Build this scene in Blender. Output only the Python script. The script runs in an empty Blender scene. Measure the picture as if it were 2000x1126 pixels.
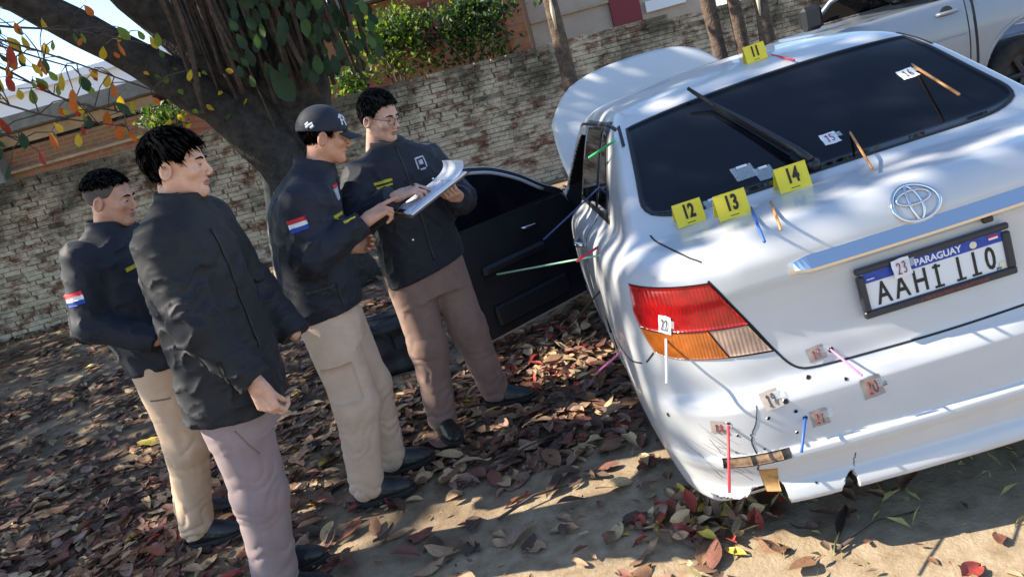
import bpy, math, random
import numpy as np
from mathutils import Vector, Matrix
from mathutils.bvhtree import BVHTree
rnd = random.Random(7)
npr = np.random.RandomState(11)
scene = bpy.context.scene
COL = scene.collection
R = math.radians

# ------------------------------------------------------------------ camera
CAM_P, CAM_R = R(15.09), R(15.66)
cam_d = bpy.data.cameras.new('camera')
cam = bpy.data.objects.new('camera', cam_d); COL.objects.link(cam)
cam_d.sensor_width = 36; cam_d.lens = 1444 / 2000 * 36
cam_d.clip_end = 800; cam_d.clip_start = 0.05
_f = Vector((0, math.cos(CAM_P), -math.sin(CAM_P))); _u = Vector((0, math.sin(CAM_P), math.cos(CAM_P)))
_r = Vector((1, 0, 0)); _c, _s = math.cos(CAM_R), math.sin(CAM_R)
_X = _r * _c - _u * _s; _Y = _r * _s + _u * _c; _Z = -_f
cam.matrix_world = Matrix(((_X.x, _Y.x, _Z.x, 0), (_X.y, _Y.y, _Z.y, 0), (_X.z, _Y.z, _Z.z, 1.6), (0, 0, 0, 1)))
scene.camera = cam

# ------------------------------------------------------------------ light
SUN_EL = 40.0
SUN_AZ = (-0.995, 0.100)                    # horizontal direction towards the sun
SUN = Vector((SUN_AZ[0] * math.cos(R(SUN_EL)), SUN_AZ[1] * math.cos(R(SUN_EL)), math.sin(R(SUN_EL)))).normalized()
world = bpy.data.worlds.new('World'); scene.world = world; world.use_nodes = True
nt = world.node_tree; nt.nodes.clear()
sky = nt.nodes.new('ShaderNodeTexSky'); sky.sky_type = 'NISHITA'; sky.sun_disc = False
sky.sun_elevation = R(SUN_EL); sky.sun_rotation = math.atan2(SUN.x, SUN.y)
sky.air_density = 1.0; sky.dust_density = 0.3; sky.ozone_density = 2.2
bg = nt.nodes.new('ShaderNodeBackground'); bg.inputs[1].default_value = 0.125
wo = nt.nodes.new('ShaderNodeOutputWorld')
nt.links.new(sky.outputs[0], bg.inputs[0]); nt.links.new(bg.outputs[0], wo.inputs[0])
sl = bpy.data.lights.new('sun', 'SUN'); sl.energy = 5.0; sl.angle = R(0.55); sl.color = (1.0, 0.90, 0.74)
so = bpy.data.objects.new('sun', sl); COL.objects.link(so)
so.rotation_euler = SUN.to_track_quat('Z', 'Y').to_euler(); so.location = SUN * 40
vs = scene.view_settings
vs.view_transform = 'Standard'; vs.look = 'None'; vs.gamma = 1.0; vs.use_curve_mapping = False
vs.exposure = 1.28
scene.cycles.max_bounces = 8; scene.cycles.diffuse_bounces = 4; scene.cycles.glossy_bounces = 4
scene.cycles.transparent_max_bounces = 8; scene.cycles.sample_clamp_indirect = 8
try:
    scene.cycles.use_denoising = True
except Exception:
    pass

# ------------------------------------------------------------------ helpers
def link(o, parent=None):
    COL.objects.link(o)
    if parent is not None: o.parent = parent
    return o
def tag(o, label=None, cat=None, group=None, kind=None):
    if label: o['label'] = label
    if cat: o['category'] = cat
    if group: o['group'] = group
    if kind: o['kind'] = kind
    return o
def empty(name, loc=(0, 0, 0), label=None, cat=None, group=None, rot=None, mat=None):
    o = bpy.data.objects.new(name, None); o.empty_display_size = 0.1
    if mat is not None: o.matrix_world = mat
    else:
        o.location = loc
        if rot: o.rotation_euler = rot
    link(o); return tag(o, label, cat, group)
def mesh_data(name, V, Fs, mats, smooth=True, mi=None, normals=None):
    me = bpy.data.meshes.new(name)
    me.from_pydata([tuple(map(float, v)) for v in V] if not isinstance(V, np.ndarray) else V.tolist(), [],
                   Fs.tolist() if isinstance(Fs, np.ndarray) else Fs)
    for m in (mats if isinstance(mats, (list, tuple)) else [mats]): me.materials.append(m)
    if mi is not None: me.polygons.foreach_set('material_index', np.asarray(mi, dtype=np.int32))
    me.polygons.foreach_set('use_smooth', np.full(len(me.polygons), bool(smooth)))
    me.update()
    if normals is not None: me.normals_split_custom_set_from_vertices(normals.tolist())
    return me
def obj(name, V, Fs, mats, parent=None, smooth=True, mi=None, normals=None):
    return link(bpy.data.objects.new(name, mesh_data(name, V, Fs, mats, smooth, mi, normals)), parent)

class MB:
    """collects simple shapes into one mesh"""
    def __init__(self): self.V = []; self.F = []; self.M = []
    def add(self, V, Fs, m=0):
        n = len(self.V); self.V += [tuple(v) for v in V]
        self.F += [tuple(i + n for i in f) for f in Fs]; self.M += [m] * len(Fs); return self
    def box(self, c, s, rot=None, m=0, bev=0.0):
        hx, hy, hz = s[0] / 2, s[1] / 2, s[2] / 2
        if bev <= 0:
            P = [(x, y, z) for x in (-hx, hx) for y in (-hy, hy) for z in (-hz, hz)]
            Fs = [(0, 1, 3, 2), (4, 6, 7, 5), (0, 4, 5, 1), (2, 3, 7, 6), (0, 2, 6, 4), (1, 5, 7, 3)]
        else:
            b = bev; P = []; idx = {}
            for sx in (-1, 1):
                for sy in (-1, 1):
                    for sz in (-1, 1):
                        for ax in range(3):
                            q = [sx * hx, sy * hy, sz * hz]
                            for k in range(3):
                                if k != ax: q[k] -= (sx, sy, sz)[k] * b
                            idx[(sx, sy, sz, ax)] = len(P); P.append(tuple(q))
            Fs = []
            for ax in range(3):
                for sg in (-1, 1):
                    a, c2 = [k for k in range(3) if k != ax]
                    def key(sa, sc):
                        t = [0, 0, 0]; t[ax] = sg; t[a] = sa; t[c2] = sc; return idx[(t[0], t[1], t[2], ax)]
                    f = (key(-1, -1), key(1, -1), key(1, 1), key(-1, 1))
                    Fs.append(f)
            for ax in range(3):
                a, c2 = [k for k in range(3) if k != ax]
                for sa in (-1, 1):
                    for sc in (-1, 1):
                        def k2(sg, axx):
                            t = [0, 0, 0]; t[ax] = sg; t[a] = sa; t[c2] = sc; return idx[(t[0], t[1], t[2], axx)]
                        Fs.append((k2(-1, a), k2(1, a), k2(1, c2), k2(-1, c2)))
            for sx in (-1, 1):
                for sy in (-1, 1):
                    for sz in (-1, 1): Fs.append(tuple(idx[(sx, sy, sz, k)] for k in range(3)))
        M = rot if rot is not None else Matrix.Identity(3)
        c = Vector(c)
        return self.add([M @ Vector(p) + c for p in P], Fs, m)
    def tube(self, pts, rad, seg=8, cap=True, m=0, squash=None):
        pts = [Vector(p) for p in pts]; n = len(pts)
        rad = [rad] * n if not hasattr(rad, '__len__') else list(rad)
        V = []; Fs = []; up = None
        for i, p in enumerate(pts):
            d = (pts[min(i + 1, n - 1)] - pts[max(i - 1, 0)])
            d = d.normalized() if d.length > 1e-9 else Vector((0, 0, 1))
            if up is None: up = Vector((0, 0, 1)) if abs(d.z) < .9 else Vector((1, 0, 0))
            a = d.cross(up);  a = a.normalized() if a.length > 1e-6 else d.orthogonal().normalized()
            b = a.cross(d).normalized(); up = b
            for k in range(seg):
                t = 2 * math.pi * k / seg
                V.append(p + (a * math.cos(t) + b * math.sin(t) * (squash or 1)) * rad[i])
        for i in range(n - 1):
            for k in range(seg):
                k2 = (k + 1) % seg
                Fs.append((i * seg + k, i * seg + k2, (i + 1) * seg + k2, (i + 1) * seg + k))
        if cap:
            Fs.append(tuple(reversed(range(seg)))); Fs.append(tuple((n - 1) * seg + k for k in range(seg)))
        return self.add(V, Fs, m)
    def build(self, name, mats, parent=None, smooth=False):
        return obj(name, self.V, self.F, mats, parent, smooth, self.M)

def box(name, c, s, mat, parent=None, bev=0.0, rot=None, smooth=False):
    return MB().box(c, s, rot, 0, bev).build(name, mat, parent, smooth)
def tube(name, pts, rad, mat, parent=None, seg=8, smooth=True):
    return MB().tube(pts, rad, seg).build(name, mat, parent, smooth)

# ------------------------------------------------------------------ materials
MATS = {}
def mat(name, col, rough=0.6, metal=0.0, noise=None, bump=None, coat=0.0, spec=None, transl=0.0, col2=None, sheen=0.0, coords='Object'):
    """noise=(scale, amount) value variation; bump=(scale, strength, distance)"""
    m = bpy.data.materials.new(name); m.use_nodes = True
    t = m.node_tree; b = t.nodes['Principled BSDF']; L = t.links.new
    b.inputs['Roughness'].default_value = rough; b.inputs['Metallic'].default_value = metal
    b.inputs['Coat Weight'].default_value = coat; b.inputs['Coat Roughness'].default_value = .04
    if spec is not None: b.inputs['Specular IOR Level'].default_value = spec
    if sheen: b.inputs['Sheen Weight'].default_value = sheen
    c4 = (*col, 1); b.inputs['Base Color'].default_value = c4
    co = None
    def coord():
        nonlocal co
        if co is None: co = t.nodes.new('ShaderNodeTexCoord')
        return co.outputs[coords]
    if noise:
        n = t.nodes.new('ShaderNodeTexNoise'); n.inputs['Scale'].default_value = noise[0]; n.inputs['Detail'].default_value = 6
        n.inputs['Roughness'].default_value = .65
        L(coord(), n.inputs['Vector'])
        rp = t.nodes.new('ShaderNodeValToRGB'); k = noise[1]
        c2 = col2 if col2 else tuple(min(1, x * (1 + k)) for x in col)
        c1 = col if col2 else tuple(x * (1 - k) for x in col)
        rp.color_ramp.elements[0].color = (*c1, 1); rp.color_ramp.elements[1].color = (*c2, 1)
        rp.color_ramp.elements[0].position = .33; rp.color_ramp.elements[1].position = .67
        L(n.outputs['Fac'], rp.inputs[0]); L(rp.outputs[0], b.inputs['Base Color'])
    if bump:
        n2 = t.nodes.new('ShaderNodeTexNoise'); n2.inputs['Scale'].default_value = bump[0]; n2.inputs['Detail'].default_value = 5
        L(coord(), n2.inputs['Vector'])
        bp = t.nodes.new('ShaderNodeBump'); bp.inputs['Strength'].default_value = bump[1]
        bp.inputs['Distance'].default_value = bump[2] if len(bump) > 2 else .01
        L(n2.outputs['Fac'], bp.inputs['Height']); L(bp.outputs[0], b.inputs['Normal'])
    if transl > 0:
        out = t.nodes['Material Output']; tr = t.nodes.new('ShaderNodeBsdfTranslucent')
        tr.inputs[0].default_value = (min(1, col[0] * 1.6), min(1, col[1] * 1.6), col[2], 1)
        mx = t.nodes.new('ShaderNodeMixShader'); mx.inputs[0].default_value = transl
        L(b.outputs[0], mx.inputs[1]); L(tr.outputs[0], mx.inputs[2]); L(mx.outputs[0], out.inputs[0])
    MATS[name] = m
    return m

# ------------------------------------------------------------------ implicit surfaces
def cub(xk, yk):
    xk = np.asarray(xk, float); yk = np.asarray(yk, float)
    d = np.diff(yk) / np.diff(xk); m = np.zeros_like(yk)
    m[1:-1] = np.where(d[1:] * d[:-1] > 0, 2 * d[1:] * d[:-1] / np.where(d[1:] + d[:-1] == 0, 1, d[1:] + d[:-1]), 0)
    m[0] = d[0]; m[-1] = d[-1]
    def f(x):
        x = np.clip(x, xk[0], xk[-1]); i = np.clip(np.searchsorted(xk, x, 'right') - 1, 0, len(xk) - 2)
        h = xk[i + 1] - xk[i]; t = (x - xk[i]) / h
        return ((1 + 2 * t) * (1 - t) ** 2 * yk[i] + t * (1 - t) ** 2 * h * m[i] + t * t * (3 - 2 * t) * yk[i + 1] + t * t * (t - 1) * h * m[i + 1])
    return f
def smax(a, b, k):
    h = np.maximum(k - np.abs(a - b), 0) / k; return np.maximum(a, b) + h * h * k * .25
def smin(a, b, k): return -smax(-a, -b, k)
def rcone(P, a, b, ra, rb):
    a = np.asarray(a, float); b = np.asarray(b, float); ab = b - a; L2 = ab @ ab + 1e-12
    t = np.clip(((P - a) @ ab) / L2, 0, 1)
    return np.linalg.norm(P - a - t[..., None] * ab, axis=-1) - (ra + (rb - ra) * t)
def ellip(P, c, r):
    r = np.asarray(r, float); q = (P - np.asarray(c)) / r; k0 = np.linalg.norm(q, axis=-1)
    k1 = np.linalg.norm(q / r, axis=-1); return np.where(k1 > 1e-6, k0 * (k0 - 1) / np.maximum(k1, 1e-6), -r.min())
def wrin(P, sc, seed, aniso=(1, 1, 1)):
    g = np.random.RandomState(seed); o = 0
    Q = P * np.asarray(aniso) * sc
    for i in range(5):
        k = g.normal(size=3); k /= np.linalg.norm(k); k2 = g.normal(size=3)
        o = o + np.sin(Q @ (k * (1 + .5 * i)) * 6.28 + g.rand() * 6 + 1.6 * np.sin(Q @ k2 * 3.1 + g.rand() * 6)) / (1 + .4 * i)
    return o / 3
def grad(f, P, e=1e-3):
    G = np.empty_like(P)
    for i in range(3):
        d = np.zeros(3); d[i] = e; G[:, i] = (f(P + d) - f(P - d)) / (2 * e)
    return G
def nets(f, xs, ys, zs, newton=1, eps=1e-3):
    nx, ny, nz = len(xs), len(ys), len(zs)
    B = 8; cs = []; hs = []
    for c in (xs, ys, zs):
        i0 = np.arange(0, len(c), B); i1 = np.minimum(i0 + B - 1, len(c) - 1)
        cs.append((c[i0] + c[i1]) / 2); hs.append((c[i1] - c[i0]) / 2)
    X, Y, Z = np.meshgrid(*cs, indexing='ij'); HX, HY, HZ = np.meshgrid(*hs, indexing='ij')
    fb = f(np.stack([X.ravel(), Y.ravel(), Z.ravel()], -1)).reshape(X.shape)
    need = np.abs(fb) < 1.7 * np.sqrt(HX ** 2 + HY ** 2 + HZ ** 2) + 1.5 * max(np.diff(xs).max(), np.diff(zs).max(), .01)
    sg = np.where(fb < 0, -1, 1).astype(np.float32)
    val = np.repeat(np.repeat(np.repeat(sg, B, 0), B, 1), B, 2)[:nx, :ny, :nz].copy()
    nd = np.repeat(np.repeat(np.repeat(need, B, 0), B, 1), B, 2)[:nx, :ny, :nz]
    ii = np.argwhere(nd)
    for a in range(0, len(ii), 500000):
        q = ii[a:a + 500000]; val[tuple(q.T)] = f(np.stack([xs[q[:, 0]], ys[q[:, 1]], zs[q[:, 2]]], -1))
    ins = val < 0
    cnt = np.zeros((nx - 1, ny - 1, nz - 1), np.int8)
    for a in (0, 1):
        for b in (0, 1):
            for c in (0, 1): cnt += ins[a:nx - 1 + a, b:ny - 1 + b, c:nz - 1 + c]
    act = np.argwhere((cnt > 0) & (cnt < 8))
    idx = -np.ones(cnt.shape, np.int64); idx[tuple(act.T)] = np.arange(len(act))
    acc = np.zeros((len(act), 3)); n = np.zeros(len(act)); C = (xs, ys, zs)
    cor = [(a, b, c) for a in (0, 1) for b in (0, 1) for c in (0, 1)]
    for p in cor:
        for ax in range(3):
            if p[ax] == 0:
                q = list(p); q[ax] = 1
                va = val[act[:, 0] + p[0], act[:, 1] + p[1], act[:, 2] + p[2]].astype(float)
                vb = val[act[:, 0] + q[0], act[:, 1] + q[1], act[:, 2] + q[2]].astype(float)
                mk = (va < 0) != (vb < 0); t = np.where(mk, va / np.where(mk, va - vb, 1), 0)
                for k in range(3):
                    ca = C[k][act[:, k] + p[k]]; cb = C[k][act[:, k] + q[k]]
                    acc[:, k] += np.where(mk, ca + (cb - ca) * t, 0)
                n += mk
    V = acc / np.maximum(n, 1)[:, None]
    Fs = []
    for ax in range(3):
        o = [k for k in range(3) if k != ax]
        sl0 = [slice(None)] * 3; sl1 = [slice(None)] * 3; sl0[ax] = slice(0, -1); sl1[ax] = slice(1, None)
        e = np.argwhere(ins[tuple(sl0)] != ins[tuple(sl1)])
        e = e[(e[:, o[0]] > 0) & (e[:, o[1]] > 0) & (e[:, o[0]] < val.shape[o[0]] - 1) & (e[:, o[1]] < val.shape[o[1]] - 1)]
        if not len(e): continue
        q = []
        for d0, d1 in ((1, 1), (0, 1), (0, 0), (1, 0)):
            c = e.copy(); c[:, o[0]] -= d0; c[:, o[1]] -= d1; q.append(idx[tuple(c.T)])
        q = np.stack(q, 1); fl = ins[tuple(e.T)]
        if ax == 1: fl = ~fl
        q[~fl] = q[~fl][:, ::-1]
        Fs.append(q)
    Fs = np.concatenate(Fs); Fs = Fs[(Fs >= 0).all(1)]
    h = min(np.diff(xs).min(), np.diff(ys).min(), np.diff(zs).min())
    for _ in range(newton):
        g = grad(f, V, eps); g2 = (g * g).sum(1); d = f(V) / np.maximum(g2, .05)
        V = V - np.clip(d, -h, h)[:, None] * g
    N = grad(f, V, eps); N /= np.maximum(np.linalg.norm(N, axis=1), 1e-9)[:, None]
    fn = np.cross(V[Fs[:, 2]] - V[Fs[:, 0]], V[Fs[:, 3]] - V[Fs[:, 1]]); bad = (fn * N[Fs].mean(1)).sum(1) < 0
    Fs[bad] = Fs[bad][:, ::-1]
    return V, Fs, N
def rng(a, b, h): return np.linspace(a, b, max(3, int(round((b - a) / h)) + 1))
def sdf_obj(name, f, lo, hi, h, mats, parent=None, off=(0, 0, 0), mi=None, newton=1, eps=1e-3):
    V, Fs, N = nets(f, rng(lo[0], hi[0], h), rng(lo[1], hi[1], h), rng(lo[2], hi[2], h), newton, eps)
    m = mi(V[Fs].mean(1)) if mi else None
    return obj(name, V - np.asarray(off), Fs, mats, parent, True, m, N)
def project(f, P, d, t0=0.0, t1=0.6, n=48):
    """first hit of f=0 marching P + t d ; returns points, normals"""
    P = np.asarray(P, float); d = np.asarray(d, float)
    if d.ndim == 1: d = np.broadcast_to(d / np.linalg.norm(d), P.shape)
    t = np.full(len(P), float(t0))
    for _ in range(36):
        t = np.clip(t + f(P + d * t[:, None]) * .9, t0, t1)
    hi = t
    Q = P + d * hi[:, None]; N = grad(f, Q); N /= np.maximum(np.linalg.norm(N, axis=1), 1e-9)[:, None]
    return Q, N
def grid_faces(nu, nv, flip=False):
    Fs = []
    for i in range(nu - 1):
        for j in range(nv - 1):
            q = (i * nv + j, (i + 1) * nv + j, (i + 1) * nv + j + 1, i * nv + j + 1); Fs.append(q[::-1] if flip else q)
    return Fs
def resample(pts, n, closed=False, smooth=True):
    P = np.asarray(pts, float)
    if closed: P = np.vstack([P, P[:1]])
    d = np.r_[0, np.cumsum(np.linalg.norm(np.diff(P, axis=0), axis=1))]; t = np.linspace(0, d[-1], n)
    if smooth and len(P) > 2: return np.stack([cub(d, P[:, k])(t) for k in range(P.shape[1])], 1)
    return np.stack([np.interp(t, d, P[:, k]) for k in range(P.shape[1])], 1)
def text_data(s, size, m, bold=0.0, extrude=0.0005, sx=1.0, align='CENTER', spacing=1.0):
    cu = bpy.data.curves.new('lettering', 'FONT'); cu.body = s; cu.size = size; cu.offset = bold; cu.extrude = extrude
    cu.align_x = align; cu.align_y = 'CENTER'; cu.resolution_u = 3; cu.space_character = spacing
    to = bpy.data.objects.new('lettering_tmp', cu); COL.objects.link(to)
    dg = bpy.context.evaluated_depsgraph_get()
    me = bpy.data.meshes.new_from_object(to.evaluated_get(dg)); bpy.data.objects.remove(to)
    me.transform(Matrix.Diagonal((sx, 1, 1, 1))); me.materials.clear(); me.materials.append(m); return me
def frame(o, xaxis, up):
    """matrix with local x along xaxis, y along up, z = x cross y"""
    x = Vector(xaxis).normalized(); z = x.cross(Vector(up)).normalized(); y = z.cross(x)
    return Matrix(((x.x, y.x, z.x, o[0]), (x.y, y.y, z.y, o[1]), (x.z, y.z, z.z, o[2]), (0, 0, 0, 1)))
# ------------------------------------------------------------------ ground
def gh(x, y):
    return .010 * np.sin(x * 2.1 + 1.3 * np.sin(y * 1.7)) * np.sin(y * 2.6 + x) + .004 * np.sin(x * 9 + y * 5) * np.sin(y * 11 - x * 3) - .012
def soil_mat():
    m = bpy.data.materials.new('sandy_soil'); m.use_nodes = True; t = m.node_tree; b = t.nodes['Principled BSDF']; L = t.links.new
    ge = t.nodes.new('ShaderNodeNewGeometry')
    def noise(sc, det=8, rough=.6):
        n = t.nodes.new('ShaderNodeTexNoise'); n.inputs['Scale'].default_value = sc; n.inputs['Detail'].default_value = det; n.inputs['Roughness'].default_value = rough
        L(ge.outputs['Position'], n.inputs['Vector']); return n.outputs['Fac']
    def ramp(fac, stops):
        r = t.nodes.new('ShaderNodeValToRGB'); e = r.color_ramp.elements
        e[0].position, e[0].color = stops[0][0], (*stops[0][1], 1); e[1].position, e[1].color = stops[-1][0], (*stops[-1][1], 1)
        for p, c in stops[1:-1]: q = e.new(p); q.color = (*c, 1)
        L(fac, r.inputs[0]); return r.outputs[0]
    sand = ramp(noise(14), [(.3, (.23, .165, .105)), (.5, (.34, .26, .17)), (.7, (.42, .335, .235))])
    humus = ramp(noise(9), [(.3, (.06, .04, .028)), (.7, (.17, .115, .08))])
    mk = ramp(noise(.9, 5), [(.42, (0, 0, 0)), (.62, (1, 1, 1))])
    mx = t.nodes.new('ShaderNodeMix'); mx.data_type = 'RGBA'; L(mk, mx.inputs['Factor']); L(humus, mx.inputs['A']); L(sand, mx.inputs['B'])
    # bare sand near the car's rear, humus under the trees: a patch with its own outline
    sx = t.nodes.new('ShaderNodeSeparateXYZ'); L(ge.outputs['Position'], sx.inputs[0])
    def mth(op, a, b_):
        n = t.nodes.new('ShaderNodeMath'); n.operation = op
        for i, v in enumerate((a, b_)):
            if isinstance(v, (int, float)): n.inputs[i].default_value = v
            else: L(v, n.inputs[i])
        return n.outputs[0]
    d = mth('ADD', mth('MULTIPLY', mth('SUBTRACT', sx.outputs['Y'], 2.9), 1.0), mth('MULTIPLY', mth('SUBTRACT', -.1, sx.outputs['X']), .35))
    d = mth('ADD', d, mth('MULTIPLY', mth('SUBTRACT', noise(3.0, 4), .5), 2.2))
    k = ramp(mth('MULTIPLY', mth('ADD', d, .5), 1.0), [(.1, (1, 1, 1)), (.8, (0, 0, 0))])
    m2 = t.nodes.new('ShaderNodeMix'); m2.data_type = 'RGBA'; L(k, m2.inputs['Factor']); L(mx.outputs['Result'], m2.inputs['A']); L(sand, m2.inputs['B'])
    L(m2.outputs['Result'], b.inputs['Base Color']); b.inputs['Roughness'].default_value = .95; b.inputs['Specular IOR Level'].default_value = .15
    bp = t.nodes.new('ShaderNodeBump'); bp.inputs['Strength'].default_value = .7; bp.inputs['Distance'].default_value = .012
    L(noise(55, 8, .7), bp.inputs['Height']); L(bp.outputs[0], b.inputs['Normal'])
    return m
M_SOIL = soil_mat()
_t = np.linspace(-1, 1, 190); gxx = np.sinh(_t * 4.6) / math.sinh(4.6) * 150 - .5; gyy = np.sinh(_t * 4.6) / math.sinh(4.6) * 150 + 3.5
GX, GY = np.meshgrid(gxx, gyy, indexing='ij')
go = obj('ground', np.stack([GX.ravel(), GY.ravel(), gh(GX, GY).ravel()], 1), grid_faces(190, 190), M_SOIL); go['kind'] = 'structure'

# ------------------------------------------------------------------ old whitewashed brick wall
def brick_mat(name, wash, base1, base2, stain=.55, use_stain=True):
    m = bpy.data.materials.new(name); m.use_nodes = True; t = m.node_tree; b = t.nodes['Principled BSDF']; L = t.links.new
    ge = t.nodes.new('ShaderNodeNewGeometry')
    def noise(sc, det=6, rough=.6, stretch=None):
        n = t.nodes.new('ShaderNodeTexNoise'); n.inputs['Scale'].default_value = sc; n.inputs['Detail'].default_value = det; n.inputs['Roughness'].default_value = rough
        if stretch:
            mp = t.nodes.new('ShaderNodeMapping'); mp.inputs['Scale'].default_value = stretch; L(ge.outputs['Position'], mp.inputs[0]); L(mp.outputs[0], n.inputs['Vector'])
        else: L(ge.outputs['Position'], n.inputs['Vector'])
        return n.outputs['Fac']
    def ramp(fac, p0, c0, p1, c1):
        r = t.nodes.new('ShaderNodeValToRGB'); e = r.color_ramp.elements; e[0].position, e[0].color = p0, (*c0, 1); e[1].position, e[1].color = p1, (*c1, 1); L(fac, r.inputs[0]); return r.outputs[0]
    def mix(f, a, b_):
        n = t.nodes.new('ShaderNodeMix'); n.data_type = 'RGBA'
        if isinstance(f, float): n.inputs['Factor'].default_value = f
        else: L(f, n.inputs['Factor'])
        L(a, n.inputs['A']); L(b_, n.inputs['B']); return n.outputs['Result']
    brick = ramp(noise(5, 3, .5, (1, 1, 3.5)), .35, base1, .65, base2)
    white = ramp(noise(22, 5), .3, tuple(x * .70 for x in wash), .7, wash)
    peel = ramp(noise(3.2, 8, .74, (1, 1, 1.9)), .405, (0, 0, 0), .53, (1, 1, 1))
    c = mix(peel, brick, white)
    if use_stain:
        dirt = ramp(noise(8, 5), .3, (.016, .017, .014), .7, (.060, .062, .047))
        sm = ramp(noise(1.1, 7, .66), .46, (0, 0, 0), .60, (1, 1, 1)); sx = t.nodes.new('ShaderNodeSeparateXYZ'); L(ge.outputs['Position'], sx.inputs[0])
        top = ramp(sx.outputs['Z'], 1.05, (.12, .12, .12), 2.05, (.95, .95, .95))
        # ramp positions are clamped to 0..1, so scale the height first
        mr = t.nodes.new('ShaderNodeMapRange'); mr.inputs['From Min'].default_value = .9; mr.inputs['From Max'].default_value = 2.2; L(sx.outputs['Z'], mr.inputs['Value'])
        ad = t.nodes.new('ShaderNodeMath'); ad.operation = 'MULTIPLY_ADD'; L(mr.outputs[0], ad.inputs[0]); ad.inputs[1].default_value = .26; L(noise(1.3, 7, .68), ad.inputs[2])
        sm = ramp(ad.outputs[0], .56, (0, 0, 0), .76, (stain + .25,) * 3)
        c = mix(sm, c, dirt)
    L(c, b.inputs['Base Color']); b.inputs['Roughness'].default_value = .92; b.inputs['Specular IOR Level'].default_value = .2
    bp = t.nodes.new('ShaderNodeBump'); bp.inputs['Strength'].default_value = .6; bp.inputs['Distance'].default_value = .008; L(noise(60, 6, .7), bp.inputs['Height']); L(bp.outputs[0], b.inputs['Normal'])
    return m
M_WBRICK = brick_mat('whitewashed_brick', (.70, .59, .44), (.14, .070, .045), (.27, .14, .09))
M_MORTAR = brick_mat('weathered_mortar', (.36, .30, .22), (.06, .045, .033), (.15, .115, .085))
WA = R(5.0); WT = R(-1.15)                          # wall direction and the slight fall of its courses
WM = Matrix.Translation((-10.2, 10.62, .0)) @ Matrix.Rotation(WA, 4, 'Z') @ Matrix.Rotation(-WT, 4, 'Y')
wall = empty('brick_wall', label='old brick wall with flaking whitewash and dark mould behind the people', cat='wall', mat=WM)
WLEN, CH, BL, ROWS = 17.5, .0715, .245, 32
def top_row(x): return 30 if x < 13.6 else 29
box('mortar_core', (WLEN / 2, .11, .81), (WLEN, .19, 2.62), M_MORTAR, wall)
bricks = []
for r in range(ROWS):
    x = -.12 * (r % 2) + rnd.uniform(-.02, .02)
    while x < WLEN:
        l = BL + rnd.uniform(-.03, .02)
        if r <= top_row(x): bricks.append((x + l / 2, r * CH + CH / 2 - .0, l - .006, rnd.uniform(-.006, .003) + (.025 if rnd.random() < .02 else 0), rnd.uniform(-.012, .012), rnd.uniform(-.5, .5)))
        x += l
BV = [box_ for box_ in ()]
def brick_arr(l, h=CH - .0095, d=.12):
    q = MB().box((0, 0, 0), (l, d, h)); return np.array(q.V), q.F
shared = []
for k in range(6):
    V, Fs = brick_arr(BL - .012 - .004 * k); V = V + npr.normal(size=V.shape) * .0022; shared.append(mesh_data('brick', V, Fs, M_WBRICK, False))
def pix(p):
    v = Vector(p) - Vector((0, 0, 1.6)); z = v.dot(_f); return (1000 + 1444 * v.dot(_X) / z, 563 - 1444 * v.dot(_Y) / z, z)
cand = []
for i, (x, z, l, dy, rz, ry) in enumerate(bricks):
    u, v, d = pix(WM @ Vector((x, .05, z)))
    vis = (0 < u < 2000 and 0 < v < 1126) and ((780 < u < 1100 and v < 300) or (u < 130) or (400 < u < 530 and v < 480) or (1130 < u < 1440 and v < 110))
    if vis: cand.append((d, i))
single = set(i for d, i in sorted(cand)[:300])
AV, AF = [], []; n0 = 0
for i, (x, z, l, dy, rz, ry) in enumerate(bricks):
    M3 = Matrix.Rotation(rz * .6, 3, 'Y')
    if i in single:
        o = bpy.data.objects.new('brick', shared[i % 6]); link(o, wall); o.location = (x, .055 + dy, z); o.rotation_euler = (0, rz * .6, rz * .4)
    else:
        V, Fs = brick_arr(l); V = (V + npr.normal(size=V.shape) * .0022) @ np.array(M3).T + [x, .055 + dy, z]; AV.append(V); AF += [tuple(a + n0 for a in f) for f in Fs]; n0 += len(V)
bo_ = obj('brick_courses', np.concatenate(AV), AF, M_WBRICK, wall, False); bo_['kind'] = 'stuff'

# ------------------------------------------------------------------ buildings behind the wall
def brick_tex(name, c1, c2, mo, sc):
    m = bpy.data.materials.new(name); m.use_nodes = True; t = m.node_tree; b = t.nodes['Principled BSDF']; L = t.links.new
    co = t.nodes.new('ShaderNodeTexCoord'); mp = t.nodes.new('ShaderNodeMapping'); mp.inputs['Rotation'].default_value = (R(90), 0, 0); L(co.outputs['Object'], mp.inputs[0])
    br = t.nodes.new('ShaderNodeTexBrick'); br.inputs['Color1'].default_value = (*c1, 1); br.inputs['Color2'].default_value = (*c2, 1); br.inputs['Mortar'].default_value = (*mo, 1)
    br.inputs['Scale'].default_value = sc; br.inputs['Mortar Size'].default_value = .018; br.inputs['Brick Width'].default_value = .5; br.inputs['Row Height'].default_value = .16; L(mp.outputs[0], br.inputs[0])
    n = t.nodes.new('ShaderNodeTexNoise'); n.inputs['Scale'].default_value = 6; L(co.outputs['Object'], n.inputs[0])
    mx = t.nodes.new('ShaderNodeMix'); mx.data_type = 'RGBA'; mx.blend_type = 'MULTIPLY'; mx.inputs['Factor'].default_value = .6; L(br.outputs[0], mx.inputs['A']); L(n.outputs['Color'], mx.inputs['B'])
    L(mx.outputs['Result'], b.inputs['Base Color']); b.inputs['Roughness'].default_value = .9
    bp = t.nodes.new('ShaderNodeBump'); bp.inputs['Strength'].default_value = .5; bp.inputs['Distance'].default_value = .01; bp.invert = True; L(br.outputs['Fac'], bp.inputs['Height']); L(bp.outputs[0], b.inputs['Normal'])
    return m
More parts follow.
